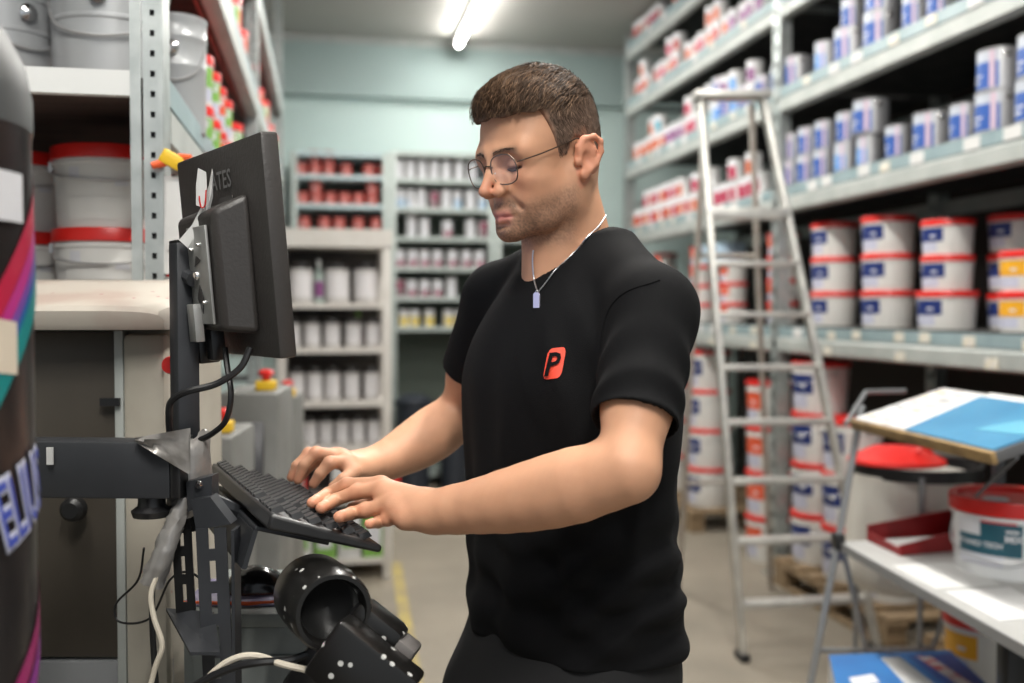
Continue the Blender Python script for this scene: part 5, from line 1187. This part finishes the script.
# sleeve ends: rebuild by carving the arm channel and trimming the cone cap
for e, dn, S_, E_, r in ((eL,dL,SL,EL,.054),(eR,dR,SR,ER,.056)):
    A_ = Field.cone
    sl, (X, Y, Z) = SH_.block(e-.12, e+.16)
    al = (X-e[0])*dn[0]+(Y-e[1])*dn[1]+(Z-e[2])*dn[2]; rad = np.sqrt(np.maximum((X-e[0])**2+(Y-e[1])**2+(Z-e[2])**2-al**2,0))
    s_ = (X-MID[0])*Sv[0]+(Y-MID[1])*Sv[1]; n_ = (X-MID[0])*Nv[0]+(Y-MID[1])*Nv[1]
    inb = ((np.abs(s_/.196)**2.4+np.abs(n_/.128)**2.4)**(1/2.4)-1)*.12                # torso cloth stays
    cut = np.maximum(al, rad-.085); o = SH_.D[sl]
    trimmed = np.maximum(o, np.where((rad < .085) & (inb > .004), al, -1)); chan = np.where(inb > .008, np.maximum(rad-(r-.0065), -al-.06), 1)
    SH_.D[sl] = np.maximum(trimmed, -chan)
SH_.cone(Hd(-.02,0,-.06), T(0,-.004,1.572), .06, .077, .006, 's'); SH_.cone(T(0,-.005,1.6), T(.0,.016,1.592), .06, .05, .01, 's')
P2, F2 = SH_.mesh(); del SH_
vn = np.zeros_like(P2); e1_ = P2[F2[:,1]]-P2[F2[:,0]]; e2_ = P2[F2[:,3]]-P2[F2[:,0]]; fn_ = np.cross(e1_, e2_)
for k in range(4): np.add.at(vn, F2[:,k], fn_)
vn /= np.linalg.norm(vn,axis=1)[:,None]+1e-9
sp, npz = (P2-MID)@Sv, (P2-MID)@Nv; zz = P2[:,2]
def ridge(t, sharp=2.): return np.abs(np.cos(t))**sharp
arm_t = (P2-SL)@dL; arm_m = np.exp(-(np.linalg.norm(P2-SL-arm_t[:,None]*dL,axis=1)/.07)**4)*(arm_t > -.02)
dsp = .0035*np.exp(-((zz-1.11)/.09)**2)*(1-2*ridge(zz*38+sp*17-npz*12+1.5*np.sin(sp*13+zz*9)+.6))*(1-arm_m)
dsp += .0022*(1-2*ridge(sp*19+npz*9+zz*5+1.2*np.sin(zz*12),1.5))*np.clip((1.5-zz)*6,0,1)*(1-arm_m)
dsp += .0032*arm_m*(1-2*ridge(arm_t*26+sp*34+npz*22+np.sin(zz*25)+.9,1.6))*np.clip(arm_t*14,0,1)
dsp += .0025*np.exp(-((zz-1.44)/.07)**2-((sp-.1)/.05)**2)*(1-2*ridge(sp*55+zz*30,1.5))
P2 = P2+vn*(dsp*(vn@(P2-P2.mean(0)).T.mean(1) > -9))[:,None] if False else P2+vn*dsp[:,None]
CLOTH = mat('black_cotton', (.004,.004,.0046), .85, bump=.25, bs=900, sheen=.01, spec=.13)
shirt = np_mesh('t_shirt', P2, F2, CLOTH, man, man0)
md = shirt.modifiers.new('soften', 'SMOOTH'); md.factor = .5; md.iterations = 3

# ---- trousers and shoes
TR = Field((-.2,1.1,.02), (.34,1.8,1.1), .008)
loft(TR, [(.86,.178,.135,.02),(.95,.186,.138,.018),(1.0,.186,.13,.008),(1.06,.178,.116,0)], .03)
HLg, HRg = T(.095,.02,.9), T(-.095,.045,.9); KLg, KRg = T(.11,.07,.5), T(-.12,.09,.5); ALg, ARg = T(.12,.01,.1), T(-.14,-.05,.1)
for h_, k_, a_ in ((HLg,KLg,ALg),(HRg,KRg,ARg)): TR.chain([h_,k_,a_], [.095,.07,.058], .05)
P3, F3 = TR.mesh(); del TR
np_mesh('trousers', P3, F3, mat('black_work_cloth', (.007,.007,.008), .85), man, man0)
for a_ in (ALg, ARg):
    f = Field(a_-.24, a_+.24, .007); h_ = a_*V3(1,1,0)+V3(0,0,.04); f.cone(h_-Nv*.05, h_+Nv*.15, .042, .04, .02); f.cone(h_+V3(0,0,.01), a_, .045, .045, .03)
    sl, (X,Y,Z) = f.block(a_-.24, a_+.24); f.D[sl] = np.maximum(f.D[sl], .002-Z)
    p_, q_ = f.mesh(); np_mesh('shoe', p_, q_, mat('black_shoe_leather', (.012,.012,.012), .5), man, man0)

# ---- hair: sculpted cap plus strands
zl_x = [-.13,-.075,-.05,-.036,-.026,.0,.010,.024,.048,.054,.13]; zl_z = [-.055,-.05,-.035,.0,.038,.04,.014,.012,.086,.084,.084]
HR = Field(HO-.15, HO+.17, .0024); HR.sc = HS
HR.ell(Hd(-.006,0,.058), (.0995,.0785,.09), HA, .01); HR.ell(Hd(-.035,0,.02), (.0645,.068,.0715), HA, .02)
HR.ell(Hd(.0,0,.08), (.096,.076,.082), HA, .02); HR.ell(Hd(.047,0,.1), (.0575,.066,.046), HA, .02)
sl, (X,Y,Z) = HR.block(HO-.15, HO+.17)
hx = (X-HO[0])*HF[0]+(Y-HO[1])*HF[1]+(Z-HO[2])*HF[2]; hy = (X-HO[0])*HL[0]+(Y-HO[1])*HL[1]+(Z-HO[2])*HL[2]; hz = (X-HO[0])*HU[0]+(Y-HO[1])*HU[1]+(Z-HO[2])*HU[2]
hx, hy, hz = hx/HS, hy/HS, hz/HS
lim = np.interp(hx, zl_x, zl_z)+.0022*np.sin(hy*160)*(hx > .06)
HR.D[sl] = np.maximum(HR.D[sl], (lim-hz)*.8)
P4, F4 = HR.mesh(); del HR
hl4 = (P4-HO)@HA.T/HS
top = ss(hl4[:,2]-.35*(-hl4[:,0])*(hl4[:,0]<0), .072, .105)
rid = np.sin(hl4[:,1]*330+6*np.sin(hl4[:,0]*30)+hl4[:,2]*60)*.5+np.sin(hl4[:,1]*190-hl4[:,0]*50)*.5
nrm_ = hl4-np.array([0,0,.04]); nrm_ /= np.linalg.norm(nrm_,axis=1)[:,None]
hl4 = hl4+nrm_*(.0016*rid*top)[:,None]; P4 = HO+HS*(hl4@HA)
dark = np.array([.058,.034,.02]); side = np.array([.15,.1,.074]); C4 = dark*top[:,None]+side*(1-top[:,None]); hlim = hl4[:,2]-np.interp(hl4[:,0], zl_x, zl_z); fade = (1-ss(hlim,.0,.022))*(1-top)*(hl4[:,0]<.052); C4 = C4*(1-.55*fade[:,None])+np.array([.45,.25,.17])*.55*fade[:,None]
C4 *= (1+.25*rid*top+.18*smooth_noise(P4,700,9))[:,None]
HAIRM = bpy.data.materials.new('brown_hair'); HAIRM.use_nodes = True; nt = HAIRM.node_tree; b = nt.nodes['Principled BSDF']
va = nt.nodes.new('ShaderNodeVertexColor'); va.layer_name = 'tone'; nt.links.new(va.outputs[0], b.inputs['Base Color']); b.inputs['Roughness'].default_value = .6; b.inputs['Specular IOR Level'].default_value = .1
hair = np_mesh('hair', P4, F4, HAIRM, man, man0, C4)
# strands
rs = np.random.RandomState(3); tri = F4[rs.randint(0, len(F4), 15000)]; w4 = rs.rand(len(tri),1); w5 = rs.rand(len(tri),1)
h4 = hl4[tri[:,0]]*(1-w4)*(1-w5)+hl4[tri[:,1]]*w4*(1-w5)+hl4[tri[:,2]]*w4*w5+hl4[tri[:,3]]*(1-w4)*w5
n4 = h4-np.array([-.005,0,.045]); n4 /= np.linalg.norm(n4,axis=1)[:,None]
keep = h4[:,2] > np.interp(h4[:,0], zl_x, zl_z)+.0015; h4, n4 = h4[keep], n4[keep]; N4 = len(h4)
tp4 = ss(h4[:,2]-.35*(-h4[:,0])*(h4[:,0]<0), .066, .098)
fw = np.stack([np.full(N4,1.), h4[:,1]*4, -.25+0*h4[:,0]],1); dn = np.stack([np.full(N4,-.35), 0*h4[:,0], np.full(N4,-1.)],1)
dr = fw*tp4[:,None]+dn*(1-tp4[:,None])+rs.normal(0,.22,(N4,3)); dr -= n4*(np.sum(dr*n4,1)[:,None])*.92; dr /= np.linalg.norm(dr,axis=1)[:,None]
ln4 = (.006+.02*tp4*rs.uniform(.6,1.2,N4))*np.where(h4[:,0] > .075, .45, 1.); lift = .0006+.0028*tp4*rs.rand(N4)**2
sdv = np.cross(dr, n4); sdv /= np.linalg.norm(sdv,axis=1)[:,None]; wd4 = (.00035+.00025*tp4)[:,None]
p0 = h4+n4*.0002; p1 = h4+dr*(ln4*.5)[:,None]+n4*lift[:,None]; p2 = h4+dr*ln4[:,None]+n4*(lift*.2-ln4**2*3.5)[:,None]
ok = p2[:,2] > np.interp(p2[:,0], zl_x, zl_z)-.003; p0,p1,p2,sdv,wd4,tp5 = p0[ok],p1[ok],p2[ok],sdv[ok],wd4[ok],tp4[ok]; N5 = len(p0)
VV = np.stack([p0-sdv*wd4,p0+sdv*wd4,p1-sdv*wd4,p1+sdv*wd4,p2-sdv*wd4*.2,p2+sdv*wd4*.2],1).reshape(-1,3)
b0 = np.arange(N5)[:,None]*6; FF = np.concatenate([b0+np.array([0,1,3,2]), b0+np.array([2,3,5,4])])
c5 = (dark[None]*tp5[:,None]+side[None]*.8*(1-tp5[:,None]))*(.45+2.3*rs.rand(N5,1)**2); C5 = np.repeat(c5,6,axis=0)
so_ = np_mesh('hair_strands', HO+HS*(VV@HA), FF, HAIRM, hair, man0, C5); so_['kind'] = 'stuff'

# ---- glasses
gl = bpy.data.objects.new('glasses', None); COL.objects.link(gl); gl.parent = man; gl.empty_display_size = .03
def hw(p): q = Hd(*p); v = cw(float(q[0]),float(q[1]),float(q[2])); return v-Vector(man0)
WIRE = mat('bronze_wire', (.12,.09,.07), .3, .8); LENS = mat('lens_glass', (.35,.36,.42), .03, alpha=.07, spec=1.)
for s in (1,-1):
    cx, cy, cz_ = .1085, s*.0335, .006; ring = []
    for k in range(33):
        a = 2*PI*k/32; ca, sa = math.cos(a), math.sin(a); rx = .0255*(abs(ca)**4+abs(sa)**4)**(-.12); rz_ = .0225*(abs(ca)**4+abs(sa)**4)**(-.12)
        yy = cy+s*rx*ca; ring.append((cx-.16*(abs(yy)-.0335)-.12*(rz_*sa*-1), yy, cz_+rz_*sa))
    MB().tube([hw(p) for p in ring], .0009, 6, cap=False).build('rim', WIRE, gl)
    lm_ = MB(); lm_.v = [tuple(hw(p)) for p in ring[:-1]]+[tuple(hw((p[0]-.001,p[1],p[2]))) for p in ring[:-1]]; n = 32; lm_.f = [tuple(range(n)), tuple(range(n,2*n))[::-1]]+[(i,(i+1)%n,(i+1)%n+n,i+n) for i in range(n)]
    lm_.build('lens', LENS, gl)
    MB().tube([hw(p) for p in bez([(.1035,s*.0595,.014),(.095,s*.068,.016),(.06,s*.0735,.022),(.01,s*.078,.033),(-.006,s*.082,.036),(-.024,s*.084,.024),(-.03,s*.084,.008)],6)], .00095, 6).build('temple', WIRE, gl)
    MB().tube([hw(p) for p in ((.109,s*.0105,.003),(.105,s*.009,-.001),(.103,s*.0095,-.005))], .0016, 6).build('nose_pad', mat('clear_silicone', (.7,.68,.64), .3), gl)
MB().tube([hw(p) for p in bez([(.1105,.0095,.011),(.114,.004,.0145),(.114,-.004,.0145),(.1105,-.0095,.011)],5)], .0009, 6).build('bridge', WIRE, gl)

# ---- necklace, logo: laid on the surfaces
bpy.context.view_layer.update()
from mathutils.bvhtree import BVHTree
def bvh(o):
    me = o.data; return BVHTree.FromPolygons([tuple(Vector(v.co)+Vector(man0)) for v in me.vertices], [tuple(p.vertices) for p in me.polygons])
bs_shirt, bs_body = bvh(shirt), bvh(body)
CAMP = Vector((0,0,CAM_H))
def hit(px, py, lift=.0015, only=None):
    d = (at(px,py,1.)-CAMP).normalized(); best = None
    for t in ([bs_shirt, bs_body] if only is None else [only]):
        l, n, i, ds = t.ray_cast(CAMP, d)
        if l and (best is None or ds < best[1]): best = (l, ds, n)
    if best is None: return at(px,py,1.36)-Vector(man0)
    l, ds, n = best
    return l+n*(lift if n.dot(d) < 0 else -lift)-Vector(man0)
def face(y_, z_, lift=0.):
    o_ = Hd(.25,y_,z_); o_ = cw(*map(float,o_)); t_ = cw(*map(float,Hd(.0,y_,z_))); d_ = (t_-o_).normalized(); l, n_, i_, ds = bs_body.ray_cast(o_, d_)
    return (l if l else t_)-d_*lift-Vector(man0)
LASH = mat('dark_brow_hair', (.045,.026,.018), .7)
for s_ in (1,-1):
    MB().tube([face(s_*yy, zz_, .0006) for yy, zz_ in ((.0175,.006),(.022,.0035),(.028,.002),(.034,.0022),(.0385,.0035),(.042,.0055))], [.0004,.0008,.0010,.0010,.0008,.0004], 6).build('eyelash', LASH, body)
    bw_ = MB()
    for k in range(110):
        t_ = random.random(); y_ = .010+.034*t_; z_ = .0315+.006*math.sin(min(1,t_*1.25)*PI*.62)-.002+random.uniform(-.0032,.0032)*(1-.55*t_); l_ = random.uniform(.005,.008)
        a_ = face(s_*y_, z_, .0003); b_ = face(s_*(y_+l_*.85), z_+l_*(.45-.6*t_), .0012); sd_ = (b_-a_).cross(Vector((0,0,1))).cross(b_-a_).normalized()*.00022
        bw_.add([a_-sd_, a_+sd_, b_], [(0,1,2)])
    o_ = bw_.build('eyebrow', LASH, body, smooth=0); o_['kind'] = 'stuff'
SILV = mat('silver_chain', (.45,.45,.47), .35, .9)
nk = bpy.data.objects.new('necklace', None); COL.objects.link(nk); nk.parent = man; nk.empty_display_size = .02
c1 = [hit(x_,y_,.002) for x_,y_ in ((605,215),(598,226),(588,238),(577,249),(566,260),(556,271),(547,283),(539,293))]
c2 = [hit(x_,y_,.002) for x_,y_ in ((534,250),(533.5,260),(534,270),(535,280),(537,288),(539,293))]
for c_ in (c1, c2):
    w = bez(c_, 8); MB().tube(w, [.0008+.0005*(i % 2) for i in range(len(w))], 6).build('chain', SILV, nk)
pc = hit(538.5,302,.003); pu = (hit(539,293,.003)-hit(538,311,.003)).normalized(); px_ = (hit(543,302,.003)-hit(534,302,.003)).normalized()
Mp = frame(pc, px_, Vector((0,0,1))); hwid, hhei = .0062, .0115
poly = [(-hwid+.002,-hhei),(hwid-.002,-hhei),(hwid,-hhei+.002),(hwid,hhei-.0025),(hwid-.0025,hhei),(-hwid+.0025,hhei),(-hwid,hhei-.0025),(-hwid,-hhei+.002)]
MB().prism(poly, .0016, Mp).build('dog_tag', mat('lilac_silver', (.52,.5,.6), .3, .6), nk); MB().tube([Mp @ Vector((.0018*math.cos(a),hhei+.001+.0018*math.sin(a),.001)) for a in [i*PI/5 for i in range(11)]], .0006, 5, cap=False).build('ring', SILV, nk)
# chest print: orange-red slanted shield with a black letter
def decal(name, uvs, faces, m, lift, par):
    # u,v 0..1 over the print's own slanted frame, laid on the shirt
    def pt(u, v): return hit(543+18*u+6*v, 380-2*u-31*v, lift, bs_shirt)
    return MB().add([pt(u,v) for u, v in uvs], faces).build(name, m, par)
N8 = 8; uv = []; fc = []
for i in range(N8+1):
    for j in range(N8+1):
        u, v = i/N8, j/N8; r_ = .1; uu = min(max(u, 0), 1); uv.append((uu*(1-.0)+.0, v))
shape = lambda u, v: (.5+(u-.5)*(1-.16*(2*abs(v-.5))**8), .5+(v-.5)*(1-.1*(2*abs(u-.5))**8))
uv = [shape(u*1.0, v) for u, v in uv]; fc = [(i*(N8+1)+j,(i+1)*(N8+1)+j,(i+1)*(N8+1)+j+1,i*(N8+1)+j+1) for i in range(N8) for j in range(N8)]
lg_ = decal('chest_logo', uv, fc, mat('orange_red_screen_print', (.78,.065,.03), .6), .0012, shirt)
vs, fs = text_geo('P', 1.0, .022); mnx = min(v.x for v in vs); mxx = max(v.x for v in vs); mny = min(v.y for v in vs); mxy = max(v.y for v in vs)
decal('logo_letter', [(.13+.7*(v.x-mnx)/(mxx-mnx), .1+.74*(v.y-mny)/(mxy-mny)) for v in vs], fs, CLOTH, .0034, lg_)
# sleeve seam
sm = [hit(x_, y_, .0004, bs_shirt) for x_, y_ in ((600,352),(603,330),(608,312),(617,299),(630,290),(648,284),(660,280))]
MB().tube(bez(sm, 5), .0011, 6).build('sleeve_seam', CLOTH, shirt)
